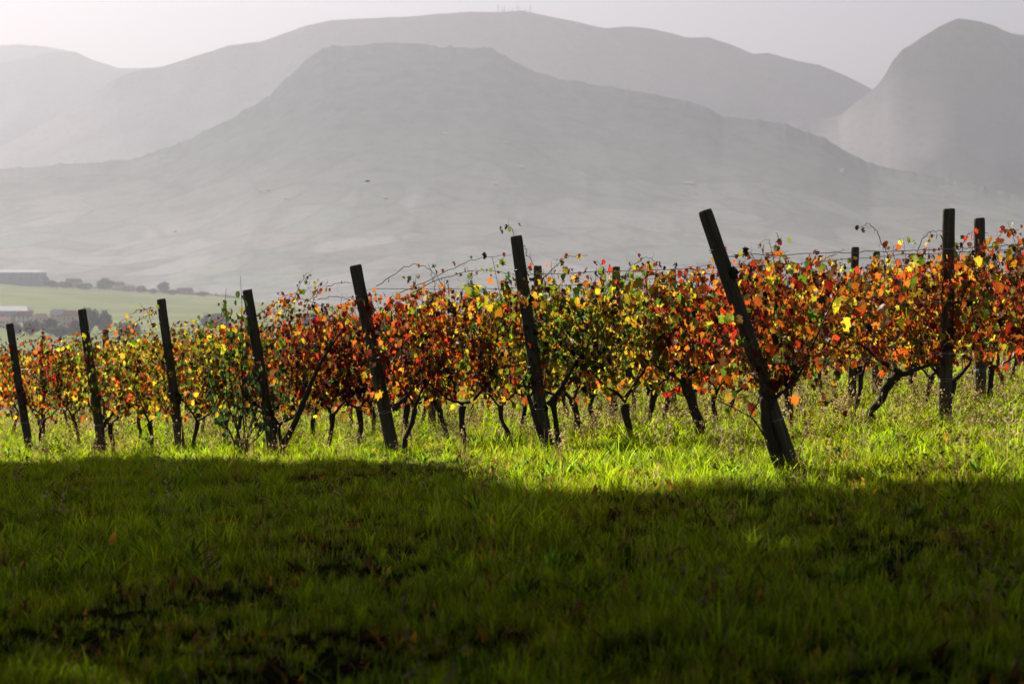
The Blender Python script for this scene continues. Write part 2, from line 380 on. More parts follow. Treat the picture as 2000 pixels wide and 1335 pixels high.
# (px base, py base, distance, px top, py top, radius, label)
POSTS = [
    (1550, 912, 18.3, 1376, 411, .058, 'tallest thick wooden post tilting sharply left with wire tied round its foot'),
    (1070, 884, 21.8, 1007, 460, .056, 'leaning wooden post with a tuft of red leaves growing over its top'),
    (769, 894, 24.5, 694, 517, .064, 'leaning wooden post standing clear above red leaves left of the centre'),
    (537, 898, 27.5, 482, 564, .060, 'leaning wooden post with a chipped top beside the green rose bush'),
    (354, 882, 30.8, 315, 583, .060, 'leaning wooden post wrapped near its top with looped wire and yellow leaves'),
    (202, 890, 32.6, 160, 603, .060, 'leaning wooden post with forked dry stems at its foot, second from left'),
    (58, 888, 35.8, 18, 631, .060, 'leftmost leaning wooden post standing among dark red leaves'),
]
def post_mesh(L, r, seed, notch=0):
    mb = MB(); n = 40; z = np.r_[np.linspace(-.25, L - .05, n), L - .02, L - .004, L]
    k = np.r_[np.ones(n), .985, .93, .82]
    x = .012 * fbm(z * .9, z * 0, 2, seed); y = .012 * fbm(z * .9, z * 0 + 5, 2, seed)
    taper = 1.06 - .1 * np.clip(z / L, 0, 1)
    mb.tube(np.c_[x, y, z], r * k * taper, 18, True, .07, seed)
    v = mb.v[0]
    th = np.arctan2(v[:, 1], v[:, 0])              # long drying cracks and a chipped rim
    for a0 in (1.2 + seed % 3, 3.9, 5.2):
        d = np.abs((th - a0 + math.pi) % (2 * math.pi) - math.pi)
        g = np.exp(-(d / .16) ** 2) * np.clip(fbm(v[:, 2] * 1.5, a0 + v[:, 2] * 0, 2, seed) + .35, 0, 1)
        v[:, :2] *= (1 - .22 * g)[:, None]
    top = v[:, 2] > L - .03
    v[top, 2] -= .02 * np.clip(fbm(v[top, 0] * 20, v[top, 1] * 20, 2, seed) + notch, 0, 1)
    return mb
def tie_mb(r, turns, h, seed):
    mb = MB(); n = 26 * turns; a = np.linspace(0, turns * 2 * math.pi, n)
    rr = r * 1.08 + .004 * rng.random(n)
    mb.tube(np.c_[np.cos(a) * rr, np.sin(a) * rr, h * a / a[-1] + .008 * np.sin(a * 1.3 + seed)], .0028, 4)
    return mb
HEADS = []
for i, (bx, by, d, tx, ty, r, lab) in enumerate(POSTS):
    b = at(bx, by, d); base = np.array((b[0], d, G(b[0], d)))
    top = at(tx, ty, d - (bx - tx) / F * d * .25)
    ax = top - base; L = np.linalg.norm(ax)
    e = empty('vineyard_post', base)
    e.rotation_euler = Vector(ax).to_track_quat('Z', 'Y').to_euler()
    tag(e, lab, 'post', 'leaning end posts of the vine rows')
    post_mesh(L, r, i + 3, .5 if i == 3 else 0).build('pole', M['post'], e)
    for hh, tn in ((.42, 3), (.8, 2), (1.15, 1), (L - .32, 2)):
        w = tie_mb(r, tn, .02, i).build('wire_binding', M['tie'] if hh < .6 else M['wire'], e); w.location = (0, 0, hh)
    HEADS.append((base, top, r))
MID = [  # row index (0 = nearest), px, py top, radius, label
    (1, 1847, 406, .062, 'tall upright wooden post rising above the leaves, left one of the right-hand pair'),
    (2, 1917, 425, .062, 'upright wooden post near the right edge, right one of the right-hand pair'),
    (3, 1053, 518, .05, 'short dark post top just right of the leaning post topped by red leaves'),
    (4, 843, 580, .05, 'thin dark post top among red leaves between the two central leaning posts'),
    (4, 1198, 520, .055, 'dark post top beside a red leaf cluster right of the centre'),
    (5, 1315, 526, .05, 'dark post top barely above red leaves left of the tallest tilted post'),
    (6, 1521, 510, .05, 'small dark post top just right of the tallest tilted post'),
    (3, 1665, 482, .05, 'small dark post top above orange leaves midway along the right half'),
    (4, 1711, 491, .05, 'smaller dark post top beside the one above the orange leaves at right'),
]
def row_head(k):
    if k < 7: return HEADS[k][0]
    x = -7.15 - 1.6 * (k - 6); y = 35.8 + 3.3 * (k - 6); return np.array((x, y, G(x, y)))
def row_pt(k, px=None, t=None):
    h = row_head(k)
    if t is None:
        u = (px - 1000) / F; t = (u * h[1] - h[0]) / (RD[0] - u * RD[1])
    x, y = h[0] + RD[0] * t, h[1] + RD[1] * t
    return np.array((x, y, G(x, y))), t
def midpost(k, px, ptop, r, lab, seed, group='upright posts inside the vine rows'):
    p, t = row_pt(k, px)
    L = at(px, ptop, p[1])[2] - p[2]
    e = empty('vineyard_post', p, seed); e.rotation_euler = (R(rng.uniform(-1, 1)), R(rng.uniform(-.8, .8)), seed)
    tag(e, lab, 'post', group)
    post_mesh(L, r, seed).build('pole', M['post'], e)
    w = tie_mb(r, 2, .02, seed).build('wire_binding', M['tie'], e); w.location = (0, 0, .42)
    return t
MIDT = {}
for j, a in enumerate(MID): MIDT.setdefault(a[0], []).append(midpost(*a, 20 + j))
for k, px, pt, lab in ((7, 80, 655, 'thin dark post behind the leftmost leaning post'), (7, 205, 643, 'thin dark post behind yellow leaves right of the second leaning post'),
                       (7, 715, 640, 'dark post foot seen under the leaves behind the left-centre leaning post'),
                       (8, 1425, 600, 'distant post foot seen under the leaves left of the tallest tilted post'),
                       (7, 482, 640, 'distant post foot hidden behind the rose bush')):
    MIDT.setdefault(k, []).append(midpost(k, px, pt, .05, lab, 40 + k + px))

# ------------------------------------------------------------------ trellis wires
ROWN = ['tallest tilted', 'red-topped central', 'left-of-centre', 'rose-side', 'wire-wrapped third', 'second', 'leftmost']
for k in range(7):
    h, top, r = HEADS[k]; ax = top - h; Ln = np.linalg.norm(ax)
    for wi, (z, nm) in enumerate(((.80, 'lowest'), (1.22, 'middle'), (1.62, 'top'))):
        z = z + rng.uniform(-.03, .03); s = z / (ax[2]); st = h + ax * s
        n = 90; _, tmax = row_pt(k, 2250)
        tt = np.linspace(0, tmax, n)
        x = h[0] + RD[0] * tt; y = h[1] + RD[1] * tt
        gg = gz(x, y, False); gg = np.convolve(np.r_[[gg[0]] * 15, gg, [gg[-1]] * 15], np.ones(31) / 31, 'valid')
        span = np.sin(tt / 3.6 * math.pi) ** 2
        P = np.c_[x, y, gg + z - .03 * span + .004 * rng.standard_normal(n)]
        w = np.clip(1 - tt / .9, 0, 1)[:, None]; P = P * (1 - w) + w * (st + (P - P[0]))
        P[0] = st
        mb = MB(); mb.tube(P, .0030, 4)
        o = mb.build('trellis_wire', M['wire'])
        tag(o, '%s trellis wire of the row starting at the %s leaning post' % (nm, ROWN[k]), 'wire', 'trellis wires strung along the vine rows')

# ------------------------------------------------------------------ vine leaves
PAL = {'R': (.62, .035, .012), 'D': (.16, .014, .012), 'T': (.66, .11, .012), 'O': (.68, .20, .014), 'Y': (.80, .48, .02),
       'L': (.72, .62, .03), 'G': (.34, .42, .03), 'E': (.15, .27, .02), 'F': (.035, .075, .015), 'B': (.20, .085, .03), 'K': (.05, .028, .018)}
KEYS = list(PAL)
def leaf_shape(seed, curl):
    rg = np.random.default_rng(seed)
    ang = np.radians([-90, -62, -38, -14, 12, 34, 56, 74, 90, 106, 124, 146, 168, 194, 218, 242])
    rad = np.array([.34, .55, .44, .80, .55, .62, .92, .66, 1.08, .66, .92, .62, .55, .80, .44, .55]) * .5 * (1 + .1 * rg.standard_normal(16))
    x = np.cos(ang) * rad; y = np.sin(ang) * rad + .17
    v = [(0, 0, 0)] + [(a, b, 0) for a, b in zip(x, y)]
    v = np.array(v); r2 = v[:, 0] ** 2 + (v[:, 1] - .15) ** 2
    v[:, 2] = -curl * r2 * 1.3 + .05 * curl * rg.standard_normal(17) + .10 * np.abs(v[:, 0])
    v[:, 0] *= 1 - .35 * curl * rg.random(); 
    th = v[:, 1] * curl * 1.2
    z = v[:, 2].copy(); v[:, 2] = z * np.cos(th) - v[:, 1] * np.sin(th) * .5; v[:, 1] = v[:, 1] * np.cos(th * .7)
    f = [(0, i + 1, (i + 1) % 16 + 1) for i in range(16)]
    return v, f
SHAPES = [leaf_shape(s, c) for s, c in ((1, .15), (2, .35), (3, .6), (4, .9), (5, 1.4), (6, .4))]
def leaf_col(key, rg):
    rng = rg
    c = rng.uniform(.42, 1.18) * np.array(PAL[key]) * (1 + .18 * rg.standard_normal(3)); c = np.clip(c, .005, .95)
    C = np.ones((17, 4)); C[:, :3] = c
    C[0, :3] = c * .85 + np.array((.1, .12, .01)) * .3
    C[:, 3] = np.r_[.25, np.where(np.arange(16) % 2, .75, 1.0)]
    return C
LEAFM = {}
_rg = np.random.default_rng(5)
for si, (v, f) in enumerate(SHAPES):
    for key in KEYS:
        for q in range(2):
            mb = MB(); mb.add(v, f, leaf_col(key, _rg)); LEAFM[si, key, q] = mb.mesh('leaf', M['leaf'])
def palette(px, h, pos=None):
    """weights of leaf colours along the rows; h 0 low .. 1 top"""
    Z = [(-400, 'DRRRTDOYB'), (60, 'RRRDDTTOYYB'), (140, 'OYYLGDGEB'), (250, 'YLGGETOYLB'), (350, 'YLOYOYGEB'), (450, 'OYGEGLBLE'), (540, 'TOYRDTOGB'), (650, 'RRTTODRDYB'),
         (760, 'RTTODYRGB'), (880, 'RDTTOYDGB'), (980, 'OYGLYDTGB'), (1080, 'LYGGLYGEFG'), (1180, 'LGYGGYLGEL'), (1270, 'YLGTYEGYOD'), (1360, 'TTRTRTOYB'), (1470, 'TORYOTDLG'),
         (1580, 'OTYLROYDG'), (1700, 'OYTOYLRTB'), (1820, 'YOOTLYGB'), (1920, 'OTYRTOYDG'), (2050, 'RTOYTRYG'), (2600, 'ORTYLDB')]
    i = max(0, min(len(Z) - 2, sum(1 for z in Z if z[0] <= px) - 1))
    f = (px - Z[i][0]) / (Z[i + 1][0] - Z[i][0])
    s = Z[i + 1][1] if rng.random() < f else Z[i][1]
    r = rng.random()
    if h > .86 and r < .42: s = 'RDDTRKB'
    if h < .25 and r < .35: s = 'YLYOTL'
    if r > .84: s = 'KDFBEFK'
    q = .5 + 1.1 * float(fbm(px * .035, h * 4.5 + 3, 2, 77)); q = (q * .55 + rng.random() * .45) if rng.random() < .75 else rng.random()
    return s[int(min(.999, max(0, q)) * len(s))]
def rot_leaf():
    # hanging blade: tip (+Y) mostly down and out, face (+Z) anywhere round the compass
    a = rng.uniform(0, 2 * math.pi); tilt = rng.normal(1.15, .38); roll = rng.normal(0, .5)
    return Matrix.Rotation(a, 3, 'Z') @ Matrix.Rotation(-tilt, 3, 'X') @ Matrix.Rotation(roll, 3, 'Y')
def cane_curve(p0, d0, L, grav=.35, n=12, wig=.05):
    p = [np.array(p0, float)]; d = np.array(d0, float); d /= np.linalg.norm(d)
    for i in range(n):
        d = d + np.array((rng.normal(0, wig), rng.normal(0, wig), -grav / n * (1 + 2 * i / n) + rng.normal(0, wig * .5))); d /= np.linalg.norm(d)
        p.append(p[-1] + d * L / n)
    return np.array(p)

def make_leaves(nodes, wpx, vine, hz_, as_objects, smin=.055, smax=.128, stems=None, key=None, dark=0):
    """nodes: local positions; returns the number built"""
    out = MB() if not as_objects else None
    # neighbouring leaves share a colour now and then
    last = None
    for p in nodes:
        h = (p[2] - .5) / 1.3
        k = last if (last and rng.random() < .45) else (key[int(rng.random() * len(key))] if key else palette(wpx + p[0] * hz_, h))
        last = k
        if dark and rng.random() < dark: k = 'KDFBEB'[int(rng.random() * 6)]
        a = rng.uniform(0, 2 * math.pi); off = rng.uniform(.03, .09)
        q = p + np.array((math.cos(a) * off, math.sin(a) * off * 1.3, rng.uniform(-.03, .04)))
        if stems is not None: stems.tube([p, (p + q) / 2 + (0, 0, .012), q], .0011, 3, False)
        s = rng.uniform(smin, smax) * (1.25 if rng.random() < .12 else 1) * (1.0 if h < .8 else .8); si = int(rng.random() * 6)
        if k in 'BKD' and rng.random() < .6: si = 4 if rng.random() < .5 else 3
        Rm = rot_leaf()
        if as_objects:
            o = bpy.data.objects.new('leaf', LEAFM[si, k, int(rng.random() * 2)]); col.objects.link(o); o.parent = vine
            o.matrix_basis = Matrix.LocRotScale(Vector(q), Rm.to_quaternion(), Vector((s, s, s)))
        else:
            v, f = SHAPES[si]; out.add(v * s @ np.array(Rm).T + q, f, leaf_col(k, rng))
    return out

def trunk_mb(h, r, lean, seed, crook=.07):
    mb = MB(); n = 16; z = np.linspace(-.08, h, n); q = z / h
    x = lean * np.clip(q, 0, 1) + crook * fbm(z * 3.2, z * 0, 2, seed) * np.clip(q * 3, 0, 1)
    y = crook * fbm(z * 3.2, z * 0 + 9, 2, seed) * np.clip(q * 3, 0, 1)
    rad = r * (1.25 - .45 * np.clip(q * 3, 0, 1) + .3 * np.clip(q * 3 - 2, 0, 1) + .18 * fbm(z * 7, z * 0 + 2, 2, seed))
    mb.tube(np.c_[x, y, z], rad, 9, True, .35, seed)
    return mb, np.array((x[-1], y[-1], h))
def make_vine(k, t, label, group, individual=True, dens=1.0, ncane=9, h=None, r=None, lean=None, crook=.07, seed=0, loc=None, pxw=None, narm=2, name='grapevine'):
    p = loc if loc is not None else row_pt(k, t=t)[0]
    e = empty(name, p, RA + (0 if rng.random() < .5 else math.pi) * 0)
    tag(e, label, 'grapevine', group)
    sc = F / p[1]; wpx = pxw if pxw is not None else 1000 + p[0] / p[1] * F
    h = h or rng.uniform(.40, .55); r = r or rng.uniform(.025, .038); lean = rng.uniform(-.12, .12) if lean is None else lean
    mb, head = trunk_mb(h, r, lean, seed, crook); mb.build('trunk', M['bark'], e)
    starts = []
    for a in range(narm):
        sg = 1 if a == 0 else -1; L = rng.uniform(.15, .45); up = rng.uniform(.60, .92)
        q = np.linspace(0, 1, 9)
        P = np.c_[head[0] + sg * L * q, head[1] + .10 * fbm(q * 3, q * 0 + a, 2, seed), head[2] + (up - head[2]) * q ** rng.uniform(.7, 1.3) + .05 * fbm(q * 3, q * 0, 2, seed + a)]
        am = MB(); am.tube(P, np.linspace(r * rng.uniform(.4, .62), .007, 9), 7, True, .25, seed + a); am.build('arm', M['bark'], e)
        starts += [P[j] for j in (2, 3, 5, 6, 7, 8)]
    starts = [starts[i % len(starts)] for i in rng.permutation(len(starts))] * 3
    nodes = []; stems = MB(); one = MB()
    for c in range(ncane):
        s0 = starts[c]; out = rng.choice((-1, 1)) * rng.uniform(.05, .5)
        L = rng.uniform(1.0, 1.5)
        C = cane_curve(s0, (rng.normal(0, .45), out, 1.0), L, rng.uniform(.1, .6), 12, .08)
        over = C[:, 2] > rng.uniform(1.48, 1.76)
        if over.any(): C = C[:max(4, np.argmax(over) + 1)]
        rad = np.linspace(.0050, .0017, len(C))
        if individual:
            cm = MB(); cm.tube(C, rad, 4, False, c=None)
            Ls = cm
        else: one.tube(C, rad, 3, False)
        seg = np.linalg.norm(np.diff(C, axis=0), axis=1).sum(); m = int(seg / .052 * dens)
        for q in np.linspace(.04, 1, m):
            i = q * (len(C) - 1); j = int(min(i, len(C) - 2)); nodes.append(C[j] + (C[j + 1] - C[j]) * (i - j))
        if individual: Ls.build('cane', M['cane'], e)
    m = int(58 * dens)                                     # leaves hanging low round the arms
    for q in range(m): nodes.append(np.array((rng.uniform(-.5, .5), rng.uniform(-.2, .2), rng.uniform(.36, .85))))
    hz_ = sc * .97
    low = .47 + (.12 if wpx > 1480 else 0) + (.15 if k > 6 else 0)
    nodes = [q for q in nodes if q[2] > low]
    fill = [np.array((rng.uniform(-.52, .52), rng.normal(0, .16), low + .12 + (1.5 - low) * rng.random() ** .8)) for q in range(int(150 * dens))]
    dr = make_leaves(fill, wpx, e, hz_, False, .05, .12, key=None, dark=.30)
    if individual:
        nodes = [nodes[i] for i in rng.permutation(len(nodes))]; cap = 250 if k < 4 else 170
        make_leaves(nodes[:cap], wpx, e, hz_, True, stems=stems)
        for q_ in [make_leaves(nodes[cap:], wpx, e, hz_, False)] if len(nodes) > cap else []: dr.add(np.concatenate(q_.v), q_.f, np.concatenate(q_.c))
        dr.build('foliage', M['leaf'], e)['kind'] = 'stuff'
        o = stems.build('leaf_stalks', M['cane'], e); o['kind'] = 'stuff'
    else:
        one.build('canes', M['cane'], e)['kind'] = 'stuff'
        q_ = make_leaves(nodes, wpx, e, hz_, False); dr.add(np.concatenate(q_.v), q_.f, np.concatenate(q_.c)); dr.build('foliage', M['leaf'], e)['kind'] = 'stuff'
    return e
ORD = ['first', 'second', 'third', 'fourth', 'fifth', 'sixth', 'seventh', 'eighth', 'ninth', 'tenth', 'eleventh', 'twelfth', 'thirteenth', 'fourteenth', 'fifteenth',
       'sixteenth', 'seventeenth', 'eighteenth', 'nineteenth', 'twentieth', 'twenty-first', 'twenty-second']
POSTN = ['tallest tilted post', 'central post topped by red leaves', 'leaning post left of centre', 'leaning post beside the rose bush', 'wire-wrapped third leaning post', 'second leaning post', 'leftmost leaning post']
def colour_words(px):
    for lim, w in ((120, 'dark red and orange'), (460, 'yellow and green'), (560, 'orange and green'), (930, 'red and orange'), (1010, 'orange and gold'), (1310, 'yellow-green'), (1460, 'fiery orange-red'), (9999, 'orange and gold')):
        if px < lim: return w
ROWS = {0: [(.05, .035, .0), (2.0, 0, 0), (2.9, 0, 0)],
        1: [(.10, 0, 0), (.75, 0, 0), (1.42, .05, 0), (2.3, 0, 0), (3.13, .05, 0), (3.82, .035, 0), (4.7, 0, 0), (5.5, 0, 0)],
        2: [(.10, 0, 0), (.73, 0, 0), (1.2, 0, 0), (1.95, 0, 0), (2.66, 0, 0), (3.4, 0, 0), (4.15, 0, 0), (4.92, 0, 0), (5.7, 0, 0), (6.5, 0, 0), (7.3, 0, 0)],
        3: [(.10, 0, 0), (.6, 0, 0), (1.0, 0, 0), (1.58, 0, 0), (1.99, 0, 0), (2.9, 0, 0), (3.75, 0, 0), (4.6, 0, 0), (5.4, 0, 0), (6.2, 0, 0), (7.0, 0, 0), (7.8, 0, 0), (8.6, 0, 0)]}
for k in (4, 5, 6):
    _, tm = row_pt(k, 2050); ROWS[k] = [(.12, 0, 0)] + [(x + rng.uniform(-.12, .12), 0, 0) for x in np.arange(.75, tm + .5, .88)]
for k in range(7):
    for i, (t, r, _) in enumerate(ROWS[k]):
        p, _ = row_pt(k, t=t); px = 1000 + p[0] / p[1] * F
        kw = dict(seed=100 + k * 30 + i)
        if r: kw['r'] = r
        dens = [1.35, 1.4, 1.4, 1.3, 1.2, 1.15, 1.15][k] * rng.uniform(.85, 1.15); nc = 12
        if k == 1 and i == 4: kw.update(crook=.24, lean=.16, h=.55)
        elif k == 1 and i == 2: kw.update(lean=-.14, crook=.12, h=.58)
        elif k == 0 and i == 0: kw.update(lean=-.14, h=.62, loc=row_pt(0, t=0)[0] + np.array((-.10, -.05, 0)), narm=1, crook=.04, pxw=1440); nc = 13
        elif i == 0: kw.update(lean=-.05 if k % 2 else .12)
        if k == 0 and i > 0: nc = 13
        make_vine(k, t, '%s grapevine, %s along the row from the %s' % (colour_words(px), ORD[i], POSTN[k]), 'grapevines along the front vine rows', True, dens, nc, **kw)
# rows farther back, seen only through and under the front rows: copies of a few vines
protos = []
for j in range(7):
    protos.append(make_vine(7, j, '', '', False, 1.0, 8, seed=400 + j, loc=np.array((0, 50, 0.)), pxw=(30, 250, 600, 900, 1150, 1400, 1750)[j]))
PPX = (30, 250, 600, 900, 1150, 1400, 1750); used = [False] * 7
for k in range(7, 13):
    _, t0 = row_pt(k, -90); _, t1 = row_pt(k, 2080)
    for t in np.arange(max(t0, .1), t1, 1.0 if k < 10 else 1.35):
        p, _ = row_pt(k, t=t + rng.uniform(-.15, .15)); px = 1000 + p[0] / p[1] * F
        j = int(np.argmin([abs(px - q + rng.uniform(-180, 180)) for q in PPX]))
        if not used[j]: e = protos[j]; used[j] = True
        else:
            e = protos[j].copy(); col.objects.link(e)
            for ch in protos[j].children: c = ch.copy(); col.objects.link(c); c.parent = e
        e.location = p; e.rotation_euler = (0, 0, RA + (math.pi if rng.random() < .5 else 0)); s = rng.uniform(.92, 1.06); e.scale = (s, s, s)
        e['label'] = 'distant autumn grapevine half hidden behind the front vine rows'; e['group'] = 'grapevines in the far rows'
for j in range(7):
    if not used[j]:
        for ch in list(protos[j].children): bpy.data.objects.remove(ch)
        bpy.data.objects.remove(protos[j])

# long arching shoots that stand out against the haze: (vine row, distance, pixel path, leaf count, colours)
SHOOTS = [
    (2, 24.9, [(782, 572), (840, 545), (905, 514), (950, 501), (1002, 497)], 5, 'DBEK'),
    (2, 25.1, [(735, 560), (768, 535), (798, 516), (825, 515), (848, 532), (862, 552), (880, 580)], 9, 'ODBYE'),
    (2, 25.2, [(800, 575), (850, 548), (900, 531), (950, 528), (1002, 533), (1020, 545)], 6, 'DBGK'),
    (2, 25.0, [(850, 590), (850, 560), (842, 530), (838, 515)], 4, 'BYK'),
    (2, 25.0, [(880, 600), (905, 568), (918, 545), (935, 530)], 7, 'EGFE'),
    (3, 27.6, [(635, 560), (665, 551), (690, 553)], 2, 'DB'),
    (3, 27.3, [(620, 585), (660, 578), (700, 585), (730, 592)], 2, 'DB'),
    (3, 28.3, [(555, 620), (575, 580), (592, 545), (598, 533)], 24, 'EGDBO'), (3, 28.2, [(540, 630), (560, 600), (580, 575), (610, 560)], 26, 'EYODG'), (3, 28.4, [(600, 620), (610, 590), (622, 570), (640, 552)], 22, 'YOEDB'),
    (3, 28.1, [(500, 620), (520, 600), (545, 588), (575, 590)], 26, 'TRDYO'), (2, 25.0, [(640, 620), (665, 600), (700, 590), (745, 585)], 24, 'RDRTO'), (2, 25.0, [(760, 600), (800, 580), (830, 575), (870, 585)], 26, 'RDTBY'),
    (4, 31.7, [(240, 650), (265, 630), (290, 615), (315, 605)], 24, 'YGODE'), (4, 31.5, [(380, 650), (400, 640), (430, 630), (450, 600)], 20, 'TDEYG'), (6, 36.9, [(30, 680), (60, 665), (90, 660), (130, 668)], 22, 'RDTO'),
    (5, 33.7, [(210, 670), (240, 655), (270, 645), (300, 650)], 20, 'RYOD'),
    (3, 28.3, [(590, 610), (612, 575), (625, 556), (632, 548)], 12, 'YGODE'),
    (3, 28.3, [(520, 610), (540, 590), (560, 575), (600, 568)], 12, 'TDGRY'),
    (1, 22.4, [(1015, 500), (1008, 470), (1000, 445), (985, 438)], 6, 'BDRG'),
    (1, 22.4, [(1012, 462), (1022, 478), (1030, 500), (1050, 525), (1070, 545)], 3, 'RBD'),
    (1, 22.6, [(1060, 545), (1085, 520), (1110, 500), (1148, 498)], 5, 'YBGO'),
    (1, 22.7, [(1215, 545), (1235, 520), (1262, 500), (1292, 520)], 10, 'RRDR'),
    (1, 22.7, [(1290, 545), (1325, 535), (1350, 530), (1385, 515)], 6, 'RRTG'),
    (0, 19.6, [(1525, 540), (1523, 500), (1520, 470), (1516, 452)], 4, 'DEG'),
    (0, 19.4, [(1500, 540), (1480, 510), (1462, 490), (1430, 500)], 5, 'GBDO'),
    (0, 19.7, [(1545, 530), (1530, 500), (1500, 475)], 3, 'LB'),
    (0, 19.4, [(1736, 505), (1726, 475), (1712, 450), (1697, 436), (1676, 444)], 2, 'GK'),
    (0, 19.6, [(1790, 500), (1800, 465), (1822, 450), (1860, 452)], 10, 'YGODE'),
    (0, 19.6, [(1870, 500), (1885, 470), (1895, 452), (1930, 455)], 10, 'DRTG'),
    (0, 19.7, [(1930, 490), (1950, 465), (1962, 448), (1990, 450)], 14, 'RRTDO'),
    (1, 23.0, [(1580, 520), (1620, 500), (1650, 488)], 8, 'OTYD'),
    (1, 23.0, [(1470, 540), (1500, 500), (1540, 492)], 8, 'TORB'),
    (4, 31.6, [(300, 600), (268, 605), (235, 630), (205, 642)], 12, 'OYDTG'),
    (4, 31.8, [(300, 640), (290, 610), (272, 592)], 12, 'YGOLB'),
    (4, 31.8, [(330, 640), (352, 628), (380, 630), (440, 640)], 8, 'KDBG'),
    (5, 33.8, [(180, 655), (215, 648), (245, 640)], 5, 'RYOD'),
    (6, 37.0, [(40, 660), (52, 645), (62, 637), (80, 650)], 9, 'ORDY'),
    (6, 37.2, [(110, 670), (135, 655), (160, 650)], 8, 'RDT'),
]
vines = [o for o in col.objects if o.name.startswith('grapevine')]
bpy.context.view_layer.update()
for k, d, path, nl, keys in SHOOTS:
    P = np.array([at(x, y, d * .968 + .1 * i) for i, (x, y) in enumerate(path)])
    q = np.linspace(0, len(P) - 1, 22); C = np.c_[[np.interp(q, range(len(P)), P[:, a]) for a in range(3)]].T
    C[1:-1] = (C[:-2] + 2 * C[1:-1] + C[2:]) / 4; C[1:-1] = (C[:-2] + 2 * C[1:-1] + C[2:]) / 4
    C += .006 * rng.standard_normal(C.shape)
    base = C[0]
    e = min(vines, key=lambda o: (o.location.x - base[0]) ** 2 + 4 * (o.location.y - base[1]) ** 2)
    inv = np.array(e.matrix_world.inverted()); L = C @ inv[:3, :3].T + inv[:3, 3]
    cm = MB(); cm.tube(L, np.linspace(.0042, .0018, len(L)), 4, False)
    for b in range(5):                            # tendrils
        i = int(rng.integers(4, 20)); a = np.linspace(0, 1, 7); dx = rng.normal(0, .07); dz = rng.uniform(-.14, .08)
        cm.tube(L[i] + np.c_[dx * a, .02 * np.sin(a * 6), dz * a + .015 * np.sin(a * 7)], .0009, 3, False)
    cm.build('cane', M['cane'], e)
    idx = rng.uniform(3 if nl < 8 else 0, 21, nl) if nl > 3 else np.array([20, 18, 14][:nl])
    make_leaves([L[int(i)] for i in idx], 0, e, 1, True, .06, .10, key=keys)

# ------------------------------------------------------------------ rose bush and the leaning dry stem beside it
def rose_leaf(seed):
    a = np.linspace(0, 2 * math.pi, 9)[:-1]; v = [(0, .35, 0)] + [(math.sin(q) * .27 * (1 + .1 * math.cos(q * 3)), .35 - math.cos(q) * .42, 0) for q in a]
    v = np.array(v); v[:, 2] = -.25 * v[:, 1] ** 2 + .35 * np.abs(v[:, 0]); return v, [(0, i + 1, (i + 1) % 8 + 1) for i in range(8)]
RL = []
for j, c in enumerate(((.06, .12, .02), (.12, .2, .03), (.04, .08, .02), (.3, .36, .04), (.35, .06, .02))):
    v, f = rose_leaf(j); mb = MB(); C = np.ones((9, 4)); C[:, :3] = c; mb.add(v, f, C); RL.append(mb.mesh('leaf', M['rose_leaf']))
b = at(475, 905, 27.3); base = np.array((b[0], 27.3, G(b[0], 27.3)))
e = empty('rose_bush', base); tag(e, 'tall green rose bush with thin upright stems rising beside the fourth leaning post', 'rose bush')
cr = MB(); cr.tube([(0, 0, -.05), (0, 0, .08), (.02, 0, .22)], [.07, .06, .035], 10, True, .4, 3); cr.build('crown', M['bark'], e)
ends = [(440, 560), (470, 540), (430, 650), (405, 700), (520, 640), (560, 690), (500, 700), (450, 620), (480, 600), (540, 760), (415, 780), (590, 640)]
for j, (ex, ey) in enumerate(ends):
    E = at(ex, ey, 27.3 + rng.uniform(-.3, .3)) - base; q = np.linspace(0, 1, 14)[:, None]
    mid = np.array((E[0] * rng.uniform(.45, .95), E[1] * .5, E[2] * .45))
    C = 2 * q * (1 - q) * mid + q * q * E + (1 - q) ** 2 * np.array((rng.uniform(-.05, .05), rng.uniform(-.04, .04), .05)); C += .008 * rng.standard_normal(C.shape)
    mb = MB(); mb.tube(C, np.linspace(.011 if j < 6 else .007, .002, 14), 5, False)
    mb.build('stem', M['rose_stem'], e)
    for i in range(19):
        s = rng.uniform(.15, 1.0) ** .6; ii = int(s * 12); p = C[ii] + (C[ii + 1] - C[ii]) * rng.random()
        o = bpy.data.objects.new('leaf', RL[int(min(4, rng.exponential(1.1)))]); col.objects.link(o); o.parent = e
        z = rng.uniform(.07, .115); pp = p + rng.normal(0, .035, 3)
        o.matrix_basis = Matrix.LocRotScale(Vector(pp), rot_leaf().to_quaternion(), Vector((z, z, z)))
def dry_stem(pts, d, rads, label, name='old_vine_stem', branches=6, seed=1, dd=0.0):
    d *= .968; P = np.array([at(x, y, d + dd * i) for i, (x, y) in enumerate(pts)]); base = P[0].copy(); P = P - base
    q = np.linspace(0, len(P) - 1, 20); C = np.c_[[np.interp(q, range(len(P)), P[:, a]) for a in range(3)]].T
    C[1:-1] = (C[:-2] + 2 * C[1:-1] + C[2:]) / 4; rr = np.interp(q, range(len(P)), rads)
    e = empty(name, base); tag(e, label, 'vine stem')
    mb = MB(); mb.tube(C, rr, 8, True, .35, seed); mb.build('stem', M['bark'], e)
    for b in range(branches):
        i = int(rng.integers(7, 19)); L = cane_curve(C[i], (rng.normal(.3, .5), rng.normal(0, .3), 1), rng.uniform(.3, .8), .3, 8, .12)
        mb = MB(); mb.tube(L, np.linspace(.006, .0015, 9), 4, False); mb.build('twig', M['cane'], e)
    return e
dry_stem([(530, 905), (548, 880), (575, 830), (598, 770), (630, 700), (665, 650)], 28.0, [.05, .04, .032, .03, .02, .01], 'thick bare vine stem slanting up right from the foot of the fourth leaning post', branches=9)
